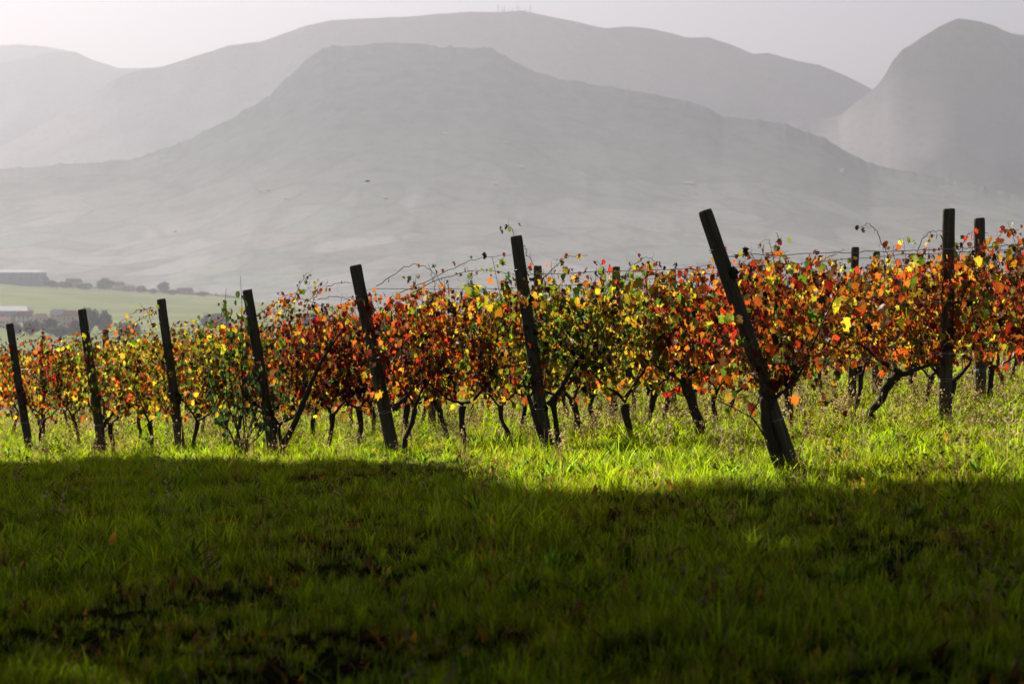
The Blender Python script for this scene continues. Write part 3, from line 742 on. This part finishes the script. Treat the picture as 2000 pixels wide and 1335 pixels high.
dry_stem([(178, 895), (190, 860), (205, 825), (222, 805)], 33.7, [.03, .028, .025, .015], 'forked bare stem slanting up at the foot of the second leaning post', branches=5, seed=4)
dry_stem([(770, 800), (778, 788), (800, 770), (812, 745)], 25.1, [.03, .025, .016, .006], 'curved bare shoot growing right from the left-of-centre leaning post', branches=3, seed=5)
dry_stem([(1062, 862), (1040, 800), (1022, 740)], 22.4, [.03, .022, .010], 'bare shoot slanting up left from the foot of the red-topped central post', branches=3, seed=6)
dry_stem([(1070, 790), (1095, 760), (1130, 700), (1160, 660)], 22.5, [.03, .02, .012, .007], 'bare shoot slanting up right from the red-topped central post', branches=4, seed=7)
dry_stem([(1520, 905), (1507, 870), (1495, 825), (1492, 775)], 18.8, [.042, .040, .036, .03], 'dark vine trunk tied against the foot of the tallest tilted post', branches=2, seed=8)
dry_stem([(1510, 780), (1555, 745), (1580, 690), (1640, 560)], 18.8, [.014, .011, .008, .004], 'long thin cane arching up right from the tallest tilted post', branches=0, seed=9)
dry_stem([(1505, 870), (1470, 815), (1420, 790), (1400, 782)], 18.8, [.006, .005, .004, .002], 'thin dead tendril arching left from the foot of the tallest tilted post', branches=1, seed=10)

# ------------------------------------------------------------------ grass (countless: one object, instanced tufts)
def blade(mb, x, y, h, w, az, bend, c0, c1, seg=4):
    s = np.linspace(0, 1, seg + 1); d = np.array((math.cos(az), math.sin(az))); pd = np.array((-d[1], d[0]))
    out = bend * h * s ** 1.8; z = h * (s - .35 * bend * s ** 2)
    ww = w * (1 - s ** 1.6) * .5 + w * .03
    ctr = np.c_[x + d[0] * out, y + d[1] * out, z]
    l = ctr.copy(); r = ctr.copy(); l[:, :2] += pd * ww[:, None]; r[:, :2] -= pd * ww[:, None]
    v = np.empty((2 * len(s), 3)); v[0::2] = l; v[1::2] = r
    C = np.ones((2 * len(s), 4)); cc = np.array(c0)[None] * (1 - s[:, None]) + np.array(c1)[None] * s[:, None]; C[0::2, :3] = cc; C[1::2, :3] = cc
    mb.add(v, [(2 * i, 2 * i + 1, 2 * i + 3, 2 * i + 2) for i in range(seg)], C)
GC = bpy.data.collections.new('grass_tufts')
def reg(mb, i):
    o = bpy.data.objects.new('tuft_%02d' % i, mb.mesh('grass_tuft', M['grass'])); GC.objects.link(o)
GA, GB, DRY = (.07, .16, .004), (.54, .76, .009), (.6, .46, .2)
for i in range(5):                                         # short dense lawn tufts
    mb = MB()
    for j in range(26):
        c = np.array(GA) * rng.uniform(.6, 1.3); c1 = np.array(GB) * rng.uniform(.6, 1.3)
        if rng.random() < .10: c1 = np.array(DRY); c = np.array(DRY) * .6
        a = rng.uniform(0, 6.28); r_ = rng.uniform(0, .07)
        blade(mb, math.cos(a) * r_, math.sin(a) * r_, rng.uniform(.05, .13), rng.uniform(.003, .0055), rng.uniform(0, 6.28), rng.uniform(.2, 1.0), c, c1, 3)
    reg(mb, i)
for i in range(5, 8):                                      # taller arching grass
    mb = MB()
    for j in range(18):
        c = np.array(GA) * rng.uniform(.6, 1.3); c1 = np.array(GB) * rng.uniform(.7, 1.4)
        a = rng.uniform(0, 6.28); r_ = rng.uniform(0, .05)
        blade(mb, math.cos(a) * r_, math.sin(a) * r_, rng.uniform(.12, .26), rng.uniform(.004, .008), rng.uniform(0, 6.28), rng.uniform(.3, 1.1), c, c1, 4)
    reg(mb, i)
for i in range(8, 11):                                     # dry seed stalks with pale heads
    mb = MB()
    for j in range(9):
        a = rng.uniform(0, 6.28); r_ = rng.uniform(0, .08); h = rng.uniform(.15, .38); b_ = rng.uniform(.1, .5); az = rng.uniform(0, 6.28)
        c = np.array((.5, .38, .13)) * rng.uniform(.5, 1.2)
        x0, y0 = math.cos(a) * r_, math.sin(a) * r_
        blade(mb, x0, y0, h, .003, az, b_, c * .7, c, 4)
        tx, ty, tz = x0 + math.cos(az) * b_ * h, y0 + math.sin(az) * b_ * h, h * (1 - .35 * b_)
        for q in range(4):
            p = np.array((tx, ty, tz)) + rng.normal(0, .012, 3); s_ = rng.uniform(.004, .009)
            cc = np.ones((4, 4)); cc[:, :3] = (.85, .74, .52) if rng.random() < .6 else (.34, .26, .12)
            mb.add(p + np.array(((s_, 0, 0), (-s_, s_, 0), (-s_, -s_, 0), (0, 0, s_ * 1.8))), [(0, 1, 3), (1, 2, 3), (2, 0, 3)], cc)
    reg(mb, i)
for i in range(11, 13):                                    # broad-leaved weeds
    mb = MB()
    for j in range(14):
        az = rng.uniform(0, 6.28); c = np.array((.14, .27, .02)) * rng.uniform(.5, 1.5)
        blade(mb, 0, 0, rng.uniform(.08, .2), rng.uniform(.015, .035), az, rng.uniform(.5, 1.2), c, c * 1.5, 4)
    reg(mb, i)
for i in range(13, 15):                                    # dead brown leaves and twigs in the grass
    mb = MB()
    for j in range(7):
        blade(mb, rng.normal(0, .06), rng.normal(0, .06), rng.uniform(.04, .12), rng.uniform(.015, .04), rng.uniform(0, 6.28), rng.uniform(.6, 1.4), *(((.10, .05, .02), (.2, .11, .05)) if rng.random() < .6 else ((.5, .25, .03), (.6, .3, .04))), 3)
    reg(mb, i)
PTS = []; SC = []; IX = []
def sow(y0, y1, dens, size, margin=1.35):
    area = margin * .2118 * (y1 * y1 - y0 * y0) + 3 * (y1 - y0); n = int(area * dens)
    y = np.sqrt(rng.uniform(y0 * y0, y1 * y1, n)); x = rng.uniform(-1, 1, n) * (.2118 * margin * y + 1.2)
    nn = x * .857 + y * .515                              # distance past the mown strip in front of the rows
    pat = fbm(x * 1.0, y * .6 + 3, 3, 50)
    under = 1 / (1 + np.exp(-(nn - 11.6) / .8))
    keep = rng.random(n) < np.clip(.92 + pat * .9 + under * .4, .6, 1)
    x, y, pat, under = x[keep], y[keep], pat[keep], under[keep]; n = len(x)
    r = rng.random(n); ix = (r * 1000).astype(int) % 5; r = rng.random(n)
    tall = .06 + .12 * under; dry = .002 + .055 * under; brd = .010 + .02 * under; dead = .05 + .06 * under + .10 * (pat < -.2)
    ix = np.where(r < tall, 5 + (r * 997).astype(int) % 3, ix)
    ix = np.where((r > .5) & (r < .5 + dry), 8 + (r * 997).astype(int) % 3, ix)
    ix = np.where((r > .75) & (r < .75 + brd), 11 + (r * 997).astype(int) % 2, ix)
    ix = np.where((r > .84) & (r < .84 + dead), 13 + (r * 997).astype(int) % 2, ix)
    PTS.append(np.c_[x, y, gz(x, y) - .008]); SC.append(size * rng.uniform(.7, 1.25, n) * (1 + .1 * under + .9 * (1 - .5 * under) * np.clip(pat, -.45, .6))); IX.append(ix)
sow(4.5, 12, 150, 1.0, 1.7); sow(12, 22, 130, 1.0, 1.45); sow(22, 33, 90, 1.0); sow(33, 48, 55, 1.15); sow(48, 78, 24, 1.5)
P = np.concatenate(PTS); me = bpy.data.meshes.new('grass'); me.vertices.add(len(P)); me.vertices.foreach_set('co', P.astype(np.float32).ravel())
a1 = me.attributes.new('sc', 'FLOAT', 'POINT'); a1.data.foreach_set('value', np.concatenate(SC).astype(np.float32))
a2 = me.attributes.new('ix', 'INT', 'POINT'); a2.data.foreach_set('value', np.concatenate(IX).astype(np.int32))
a3 = me.attributes.new('rz', 'FLOAT', 'POINT'); a3.data.foreach_set('value', rng.uniform(0, 6.28, len(P)).astype(np.float32))
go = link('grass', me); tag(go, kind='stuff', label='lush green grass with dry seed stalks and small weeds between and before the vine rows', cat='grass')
gn = bpy.data.node_groups.new('instance_tufts', 'GeometryNodeTree')
gn.interface.new_socket('Geometry', in_out='INPUT', socket_type='NodeSocketGeometry'); gn.interface.new_socket('Geometry', in_out='OUTPUT', socket_type='NodeSocketGeometry')
gi = gn.nodes.new('NodeGroupInput'); go_ = gn.nodes.new('NodeGroupOutput'); ip = gn.nodes.new('GeometryNodeInstanceOnPoints')
ci = gn.nodes.new('GeometryNodeCollectionInfo'); ci.inputs['Collection'].default_value = GC; ci.inputs['Separate Children'].default_value = True; ci.inputs['Reset Children'].default_value = True
def na(nm, ty):
    n = gn.nodes.new('GeometryNodeInputNamedAttribute'); n.data_type = ty; n.inputs[0].default_value = nm
    return [s for s in n.outputs if s.enabled][0]
cx = gn.nodes.new('ShaderNodeCombineXYZ'); L_ = gn.links.new
L_(gi.outputs[0], ip.inputs['Points']); L_(ci.outputs[0], ip.inputs['Instance']); ip.inputs['Pick Instance'].default_value = True
L_(na('ix', 'INT'), ip.inputs['Instance Index']); L_(na('rz', 'FLOAT'), cx.inputs[2]); L_(cx.outputs[0], ip.inputs['Rotation'])
L_(na('sc', 'FLOAT'), ip.inputs['Scale']); L_(ip.outputs[0], go_.inputs[0])
md = go.modifiers.new('tufts', 'NODES'); md.node_group = gn
print('tufts', len(P))

# single dead weed stalks standing in the shaded strip
def weed(px, py, d, h, label):
    p = at(px, py, d); p[2] = G(p[0], d)
    e = empty('dead_weed', p); tag(e, label, 'weed', 'bare weed stalks in the grass')
    C = cane_curve((0, 0, 0), (rng.normal(0, .12), 0, 1), h, .15, 9, .1); mb = MB(); mb.tube(C, np.linspace(.004, .0015, 10), 4, False)
    mb.build('stalk', M['cane'], e)
    for b in range(5):
        i = int(rng.integers(2, 9)); B = cane_curve(C[i], (rng.choice((-1, 1)) * .8, rng.normal(0, .4), .7), h * rng.uniform(.15, .4), .3, 5, .15)
        mb = MB(); mb.tube(B, np.linspace(.0022, .001, 6), 3, False); mb.build('twig', M['cane'], e)
weed(600, 985, 19.5, .26, 'thin bare weed stalk standing in the shaded grass below the rose bush')
weed(755, 975, 20, .2, 'bent dark weed stalk in the shaded grass below the left-of-centre post')
weed(1003, 950, 21, .2, 'thin weed stalk in the grass left of the red-topped central post')
weed(1560, 880, 18.6, .4, 'dry weed stalk leaning right beside the foot of the tallest tilted post')
weed(470, 860, 28, .3, 'short dry weed stalk at the foot of the rose bush')

# ------------------------------------------------------------------ tall trees left of the picture whose shade lies over the foreground
NV = np.array((.857, .515)); SV = np.array((-.515, .857))
def crown(nq, prof, H, seed, size=.55):
    rg = np.random.default_rng(seed); z = .5 + (H - .5) * rg.random(nq) ** .85; a = rg.uniform(0, 2 * math.pi, nq)
    rr = np.array([prof(q) for q in z]) * np.sqrt(rg.uniform(.15, 1, nq)) * (1 + .03 * rg.standard_normal(nq) - .03)
    c = np.c_[np.cos(a) * rr, np.sin(a) * rr, z]; s = size * rg.uniform(.6, 1.2, nq)
    u = rg.standard_normal((nq, 3)); u /= np.linalg.norm(u, axis=1)[:, None]; w = np.cross(u, rg.standard_normal((nq, 3))); w /= np.linalg.norm(w, axis=1)[:, None]
    v = np.stack([c - u * s[:, None] * .5, c + w * s[:, None] * .35, c + u * s[:, None] * .5, c - w * s[:, None] * .35], 1).reshape(-1, 3)
    C = np.ones((len(v), 4)); C[:, :3] = np.repeat(np.array((.05, .085, .025)) * rg.uniform(.6, 1.4, (nq, 1)), 4, 0)
    mb = MB(); mb.add(v, [(4 * i, 4 * i + 1, 4 * i + 2, 4 * i + 3) for i in range(nq)], C); return mb
def tall_tree(n, s, H, rad, label, prof=None, seed=0, nq=5200):
    xy = NV * n + SV * s; e = empty('tall_tree', (xy[0], xy[1], G(*xy) - .1), 0)
    tag(e, label, 'tree', 'tall trees at the left beyond the frame')
    mb = MB(); z = np.linspace(0, H * .9, 12); mb.tube(np.c_[.1 * fbm(z * .3, z * 0, 2, seed), .1 * fbm(z * .3, z * 0 + 4, 2, seed), z], np.linspace(.28, .04, 12), 9, True, .2); mb.build('trunk', M['bark'], e)
    lm = MB()
    for q in range(26):
        h = rng.uniform(1.2, H * .8); C = cane_curve((0, 0, h), (math.cos(q * 2.4), math.sin(q * 2.4), .9), rad * .9, -.2, 6, .1); lm.tube(C, np.linspace(.07, .015, 7), 5, False)
    lm.build('limbs', M['bark'], e)
    crown(nq, prof or (lambda h: rad * min(1, (H - h) / (H * .3)) ** .6), H, seed).build('crown', M['tree_leaf'], e)
EDGE = lambda h: np.interp(h, [0, 3, 6, 9, 12.5, 17, 18.6, 19.6, 20.5, 21.6, 22.8, 29, 33], [2.7, 2.6, 2.4, 2.35, 2.25, 2.15, 1.8, 1.3, 1.0, 1.5, 2.9, 3.1, 1.3])
tall_tree(8.2, 39, 33, 3, 'tall dense tree beyond the left edge, nearest the vine rows', EDGE, 1, 17000)
for j, (n_, s_, H_, lab) in enumerate(((4.2, 38.5, 33, 'second tall dense tree from the vine rows beyond the left edge'), (.2, 39.5, 32, 'third tall dense tree from the vine rows beyond the left edge'), (-3.8, 38.5, 31, 'outermost tall dense tree of the near line beyond the left edge'),
        (6.3, 44, 31, 'tall dense tree of the rear line nearest the vine rows beyond the left edge'), (2.2, 44.3, 30, 'middle tall dense tree of the rear line beyond the left edge'), (-1.8, 44, 30, 'outermost tall dense tree of the rear line beyond the left edge'))):
    tall_tree(n_, s_, H_, 2.9, lab, None, 10 + j, 11000)

def added_shade_tree(tx, ty, cx_, cy_, hc, rad, lab, seed):  # unseen trees added to block skylight from the foreground grass
    e = empty('added_shade_tree', (tx, ty, G(tx, ty) - .1)); tag(e, lab, 'tree', 'unseen spreading trees added to darken the shaded foreground')
    d = np.array((cx_ - tx, cy_ - ty)); mb = MB(); q = np.linspace(0, 1, 10)
    mb.tube(np.c_[d[0] * q ** 2 * .6, d[1] * q ** 2 * .6, hc * q * .9], np.linspace(.3, .12, 10), 9, True, .2, seed); mb.build('trunk', M['bark'], e)
    lm = MB(); top = np.array((d[0] * .5, d[1] * .5, hc * .8))
    for k in range(9): lm.tube(cane_curve(top, (math.cos(k * .7), math.sin(k * .7), .35), rad * .9, .1, 6, .08), np.linspace(.1, .02, 7), 6, False)
    lm.build('limbs', M['bark'], e)
    rg = np.random.default_rng(seed); nq = 7500; u = rg.standard_normal((nq, 3)); u /= np.linalg.norm(u, axis=1)[:, None]
    c = u * (rg.uniform(.1, 1, (nq, 1)) ** .4) * np.array((rad, rad, 1.9)) + (d[0], d[1], hc)
    s = .5 * rg.uniform(.6, 1.2, nq)[:, None]; a = rg.standard_normal((nq, 3)); a /= np.linalg.norm(a, axis=1)[:, None]; w = np.cross(a, rg.standard_normal((nq, 3))); w /= np.linalg.norm(w, axis=1)[:, None]
    v = np.stack([c - a * s * .5, c + w * s * .4, c + a * s * .5, c - w * s * .4], 1).reshape(-1, 3)
    C = np.ones((len(v), 4)); C[:, :3] = np.repeat(np.array((.05, .085, .025)) * rg.uniform(.6, 1.4, (nq, 1)), 4, 0)
    mb = MB(); mb.add(v, [(4 * i, 4 * i + 1, 4 * i + 2, 4 * i + 3) for i in range(nq)], C); mb.build('crown', M['tree_leaf'], e)
for j, a in enumerate(((-6.5, 12, 0, 13, 6.4, 5.0, 'large spreading tree rooted left whose crown overhangs the shaded grass'), (-7.5, 7, -4.5, 8, 7.5, 5.2, 'spreading tree rooted left of the shaded grass'), (7, 4, 4, 6, 7.5, 5.2, 'spreading tree rooted right of the viewpoint'), (-1, -6, 0, -2, 8, 6, 'spreading tree rooted behind the viewpoint'),
        (9.5, 11, 7, 12.5, 9.5, 4.6, 'spreading tree rooted right of the shaded grass'), (-10.5, 14, -8.5, 14.5, 10, 4.6, 'spreading tree rooted far left of the shaded grass'), (10, -3, 9, -1, 8, 5, 'spreading tree rooted behind and right of the viewpoint'), (-9.5, -2, -9, 0, 8, 5, 'spreading tree rooted behind and left of the viewpoint'))):
    added_shade_tree(*a, 70 + j)

# ------------------------------------------------------------------ valley buildings and trees
def vsurf(px, py):
    e_ = elev(px, py); Ys = np.linspace(900, 3610, 1500); zz = valley_z((px - 1000) / F * Ys, Ys)
    i = np.where(zz >= CAMZ + e_ * Ys)[0]; i = i[0] if len(i) else len(Ys) - 6
    return (px - 1000) / F * Ys[i], Ys[i], zz[i]
VZ = lambda x, y: float(valley_z(np.array([x]), np.array([y]))[0])
def house(name, px, pyb, Yd, wpx, hpx, label, wall='wall_white', roof='roof_red', roof_k=.35, depth=9, ry=0, nwin=3, nfl=2, cat='house', group=None, surf=None, door=True):
    if surf is not None: x, Yd, z = surf(px, pyb)
    else: x, Yd, z = vsurf(px, pyb)
    w = wpx / F * Yd; h = hpx / F * Yd; wh = h * (1 - roof_k)
    e = empty(name, (x, Yd + depth / 2, z), ry); tag(e, label, cat, group)
    mb = MB(); mb.box((0, 0, wh / 2 - 1), (w, depth, wh + 2)); mb.build('wall', M[wall], e, False)
    ov = min(.5, w * .04); rh = h * roof_k; W2, D2 = w / 2 + ov, depth / 2 + ov
    v = [(-W2, -D2, 0), (W2, -D2, 0), (W2, D2, 0), (-W2, D2, 0), (-W2 * .78, 0, rh), (W2 * .78, 0, rh), (-W2, -D2, -.25), (W2, -D2, -.25), (W2, D2, -.25), (-W2, D2, -.25)]
    mb = MB(); mb.add(v, [(0, 1, 5, 4), (1, 2, 5), (2, 3, 4, 5), (3, 0, 4), (6, 9, 8, 7), (0, 6, 7, 1), (1, 7, 8, 2), (2, 8, 9, 3), (3, 9, 6, 0)])
    o = mb.build('roof', M[roof], e, False); o.location = (0, 0, wh + .02)
    if roof == 'roof_red':
        cb = MB(); cb.box((w * .2, 0, rh * .8), (.7, .7, 1.6)); cb.build('chimney', M[wall], o, False)
    for fl in range(nfl):
        for i in range(nwin):
            wx = (i + .5 - nwin / 2) * w / nwin * .85; zz = wh * (fl + .55) / nfl
            if door and fl == 0 and i == nwin // 2:
                mb = MB(); mb.box((wx, -depth / 2 - .03, 1.1), (1.1, .1, 2.2)); mb.build('door', M['door'], e, False); continue
            mb = MB(); mb.box((wx, -depth / 2 - .03, zz), (min(1.2, w / nwin * .5), .1, 1.4)); mb.build('window', M['window'], e, False)
    return e
house('warehouse', 30, 556, 2060, 108, 29, 'long pale warehouse on the ridge of the hazy field at far left', 'wall_grey', 'roof_grey', .16, 30, R(2), 9, 1, 'warehouse')
house('farmhouse', 143, 562, 2000, 34, 18, 'hazy farmhouse on the field ridge right of the warehouse', 'wall_pink', 'roof_red', .4, 9)
house('farmhouse', 232, 567, 2010, 22, 17, 'hazy farmhouse on the field ridge between two round trees', 'wall_white', 'roof_red', .35, 9)
house('farmhouse', 252, 569, 2000, 24, 12, 'low hazy farmhouse adjoining the taller one on the field ridge', 'wall_pink', 'roof_red', .45, 9)
house('farmhouse', 360, 575, 2000, 34, 13, 'long low farmhouse at the right end of the field ridge', 'wall_pink', 'roof_red', .5, 9)
house('warehouse', 18, 628, 1180, 74, 30, 'pale industrial shed in the village at far left', 'wall_grey', 'roof_grey', .3, 22, R(-3), 5, 1, 'warehouse')
house('village_house', 44, 630, 1100, 30, 22, 'low house with pink tiled roof before the pale shed', 'wall_white', 'roof_red', .45, 9, R(8))
house('village_house', 8, 640, 1080, 26, 22, 'house with dark red roof at the far left edge of the village', 'wall_white', 'roof_red', .4, 9, R(-5))
house('village_house', 112, 632, 1120, 32, 28, 'large village house with a bright pale roof above the red vines', 'wall_pink', 'roof_grey', .35, 10, R(5))
house('village_house', 135, 636, 1100, 30, 30, 'village house with red roof left of the second leaning post', 'wall_pink', 'roof_red', .4, 10, R(-6))
house('village_house', 78, 634, 1130, 26, 22, 'small hazy village house between the shed and the large house', 'wall_white', 'roof_red', .4, 9, R(3))
def field_tree(px, pyb, Yd, wpx, hpx, label, c=(.12, .145, .09), seed=0, nq=520, group='trees round the valley farms'):
    x, Yd, z = vsurf(px, pyb); w = wpx / F * Yd; h = hpx / F * Yd
    e = empty('valley_tree', (x, Yd, z)); tag(e, label, 'tree', group)
    mb = MB(); mb.tube([(0, 0, -1), (0, 0, h * .2), (.1, 0, h * .6)], [w * .04, w * .035, w * .015], 6); mb.build('trunk', M['bark'], e)
    rg = np.random.default_rng(seed); u = rg.standard_normal((nq, 3)); u /= np.linalg.norm(u, axis=1)[:, None]
    lump = 1 + .75 * fbm(u[:, 0] * 1.6 + seed, u[:, 1] * 1.6 + u[:, 2] * 2.3, 3, seed)
    c_ = u * (rg.uniform(.3, 1, (nq, 1)) ** .4) * lump[:, None] * np.array((w / 2, w / 2, h * .44)) + (0, 0, h * .56); s = w * .11
    a = rg.standard_normal((nq, 3)); a /= np.linalg.norm(a, axis=1)[:, None]; b = np.cross(a, rg.standard_normal((nq, 3))); b /= np.linalg.norm(b, axis=1)[:, None]
    v = np.stack([c_ - a * s, c_ + b * s, c_ + a * s, c_ - b * s], 1).reshape(-1, 3)
    C = np.ones((len(v), 4)); C[:, :3] = np.repeat(np.array(c) * rg.uniform(.6, 1.4, (nq, 1)), 4, 0)
    mb = MB(); mb.add(v, [(4 * i, 4 * i + 1, 4 * i + 2, 4 * i + 3) for i in range(nq)], C); mb.build('crown', M['tree_leaf'], e)
for j, (px, pb, Yd, w, h, lab) in enumerate((
        (88, 560, 2000, 14, 23, 'slim hazy tree at the right end of the long warehouse'),
        (104, 561, 2010, 24, 12, 'low hazy bush between the warehouse and the first farmhouse'),
        (128, 562, 1990, 22, 12, 'low hazy bush before the first ridge farmhouse'), (165, 565, 1995, 26, 11, 'low hazy bush right of the first ridge farmhouse'),
        (204, 566, 2000, 27, 21, 'round hazy tree left of the twin farmhouses on the ridge'), (275, 571, 2000, 18, 12, 'low hazy bush right of the twin farmhouses'),
        (319, 573, 2000, 22, 21, 'round dark tree standing alone on the field ridge'), (299, 573, 2005, 12, 9, 'tiny hazy bush left of the lone round tree'),
        (338, 575, 2000, 18, 8, 'low hazy bush left of the long low farmhouse'), (395, 578, 2000, 20, 8, 'low hazy bush at the right end of the field ridge'),
        (175, 650, 1120, 34, 46, 'hazy village tree right of the second leaning post'), (205, 650, 1100, 26, 40, 'smaller hazy village tree beside its taller neighbour'),
        (60, 655, 1060, 32, 30, 'dark hazy tree before the village houses at far left'), (98, 655, 1070, 26, 34, 'dark hazy tree below the large village house'),
        (28, 655, 1060, 30, 26, 'broad hazy tree at the left of the village'), (118, 658, 1050, 40, 22, 'low hazy village bushes below the red-roofed house'),
        (150, 655, 1060, 26, 28, 'hazy tree directly behind the second leaning post'),
        (250, 660, 1090, 40, 30, 'broad hazy tree right of the village'), (420, 640, 1200, 50, 26, 'broad hazy tree behind the rose bush'), (620, 640, 1250, 60, 26, 'far hazy tree glimpsed left of centre'))):
    field_tree(px, pb, Yd, w, h, lab, seed=j + 60)
field_tree(75, 645, 1080, 26, 14, 'small orange autumn tree among the village houses', (.35, .16, .03), 99)
hd = MB()                                               # hedge line along the ridge of the field
rg = np.random.default_rng(3)
for px in np.arange(-120, 470, .55):
    yb = np.interp(px, [-200, 0, 60, 200, 420, 520], [549, 553, 558, 566, 579, 592]); p = at(px, yb, 3590 + rg.normal(0, 8)); s = rg.uniform(2.0, 5.0)
    d = rg.standard_normal((4, 3)); d /= np.linalg.norm(d, axis=1)[:, None]
    C = np.ones((4, 4)); C[:, :3] = np.array((.12, .14, .09)) * rg.uniform(.6, 1.4)
    hd.add(p + (0, 0, s * .3) + d * s, [(0, 1, 2), (0, 2, 3), (1, 2, 3), (0, 1, 3)], C)
tag(hd.build('hedge', M['tree_leaf']), 'long ragged hazy hedge along the ridge of the pale green field', 'hedge', kind='stuff')

# farmhouses on the slopes of the mountain
for px, py, w, h, c, lab in ((509, 376, 6, 4, 'wall_white', 'tiny white house on the left slope, left one of two'), (527, 376, 4, 6, 'wall_pink', 'tiny tall pink house on the left slope, right one of two'),
        (872, 264, 7, 3, 'wall_white', 'tiny pale house high under the flat-topped mountain'), (1019, 330, 6, 4, 'wall_white', 'tiny white house on the middle slope of the mountain'),
        (1087, 327, 6, 3, 'wall_pink', 'tiny pinkish house on the middle slope right of the white one'), (991, 283, 9, 4, 'wall_pink', 'tiny wide house on the upper middle slope'),
        (1645, 341, 5, 9, 'wall_white', 'tiny tall pale building on the right slope'), (1345, 364, 24, 4, 'wall_white', 'long white building low on the right slope'),
        (1362, 381, 6, 3, 'wall_pink', 'tiny pink house just below the long white building'), (317, 310, 6, 4, 'wall_white', 'tiny house high on the far left shoulder'),
        (345, 457, 6, 4, 'wall_pink', 'tiny pinkish house low on the left slope'), (1845, 386, 5, 3, 'wall_white', 'tiny house on the far right slope, left one'),
        (1870, 386, 5, 3, 'wall_white', 'tiny house on the far right slope, right one'), (755, 390, 8, 5, 'wall_white', 'tiny pale farmhouse low below the flat-topped mountain'),
        (967, 365, 8, 4, 'wall_white', 'tiny white shed on the centre slope'), (560, 392, 10, 4, 'wall_white', 'tiny wide farm shed right of the two left-slope houses')):
    house('farmhouse', px, py, 0, w, h, lab, c, 'roof_grey' if c == 'wall_white' else 'roof_red', .3, 12, 0, 2, 1, 'house', 'farmhouses on the mountain slope', surf1, False)
# radio masts on the far ridge
for j, (px, pt, pb, w, pos) in enumerate(((973, 8, 25, 2.4, 'leftmost and tallest'), (980, 16, 25, 1.6, 'second from left, short'), (985, 11, 25, 2.6, 'third from left, thick'), (993, 16, 24, 1.6, 'fourth from left, short'),
        (1000.5, 15, 23, 2.2, 'middle one, left of the summit pair'), (1011, 9, 23, 2.6, 'tall one on the highest point'), (1017, 15, 23, 1.4, 'faint short one right of the summit'), (1026, 15, 24, 2.2, 'short one second from right'), (1036, 7, 26, 2.6, 'rightmost tall'))):
    Yd = 7450; x = (px - 1000) / F * Yd; z0 = at(px, pb + 2, Yd)[2]; z1 = at(px, pt, Yd)[2]; Hh = z1 - z0; wd = w / F * Yd
    e = empty('radio_mast', (x, Yd, z0)); tag(e, 'tiny radio mast on the far ridge, ' + pos, 'radio mast', 'radio masts on the far ridge')
    mb = MB()
    for a, b in ((-1, -1), (1, -1), (1, 1), (-1, 1)): mb.tube([(a * wd * .5, b * wd * .5, 0), (a * wd * .22, b * wd * .22, Hh * .75), (0, 0, Hh)], [wd * .16, wd * .14, wd * .1], 4)
    for q in np.linspace(.05, .8, 9): mb.box((0, 0, Hh * q), (wd * (1 - .6 * q), wd * (1 - .6 * q), wd * .2))
    mb.build('lattice', M['steel'], e)
    for q in (.45, .62):
        mb = MB(); mb.tube([(0, -wd * .6, Hh * q), (0, -wd * .9, Hh * q)], [wd * .45, wd * .3], 8); mb.build('dish', M['steel'], e)
# one bird gliding in front of the slopes
p = at(717, 354, 120); e = empty('bird', p); tag(e, 'tiny dark bird gliding before the hazy mountain slope', 'bird')
mb = MB(); mb.tube([(-.12, 0, 0), (-.04, 0, .01), (.06, 0, .01), (.13, 0, .02), (.16, 0, .015)], [.008, .035, .035, .02, .006], 8); mb.build('body', M['bird'], e)
for sg in (-1, 1):
    mb = MB(); mb.add([(-.04, 0, .01), (.05, 0, .01), (.03, sg * .16, .04), (-.05, sg * .28, .02), (-.05, sg * .15, .035), (0, sg * .1, .045)], [(0, 1, 5), (1, 2, 5), (2, 3, 4), (2, 4, 5), (0, 5, 4)]); mb.build('wing', M['bird'], e)
print('objects', len(bpy.data.objects))
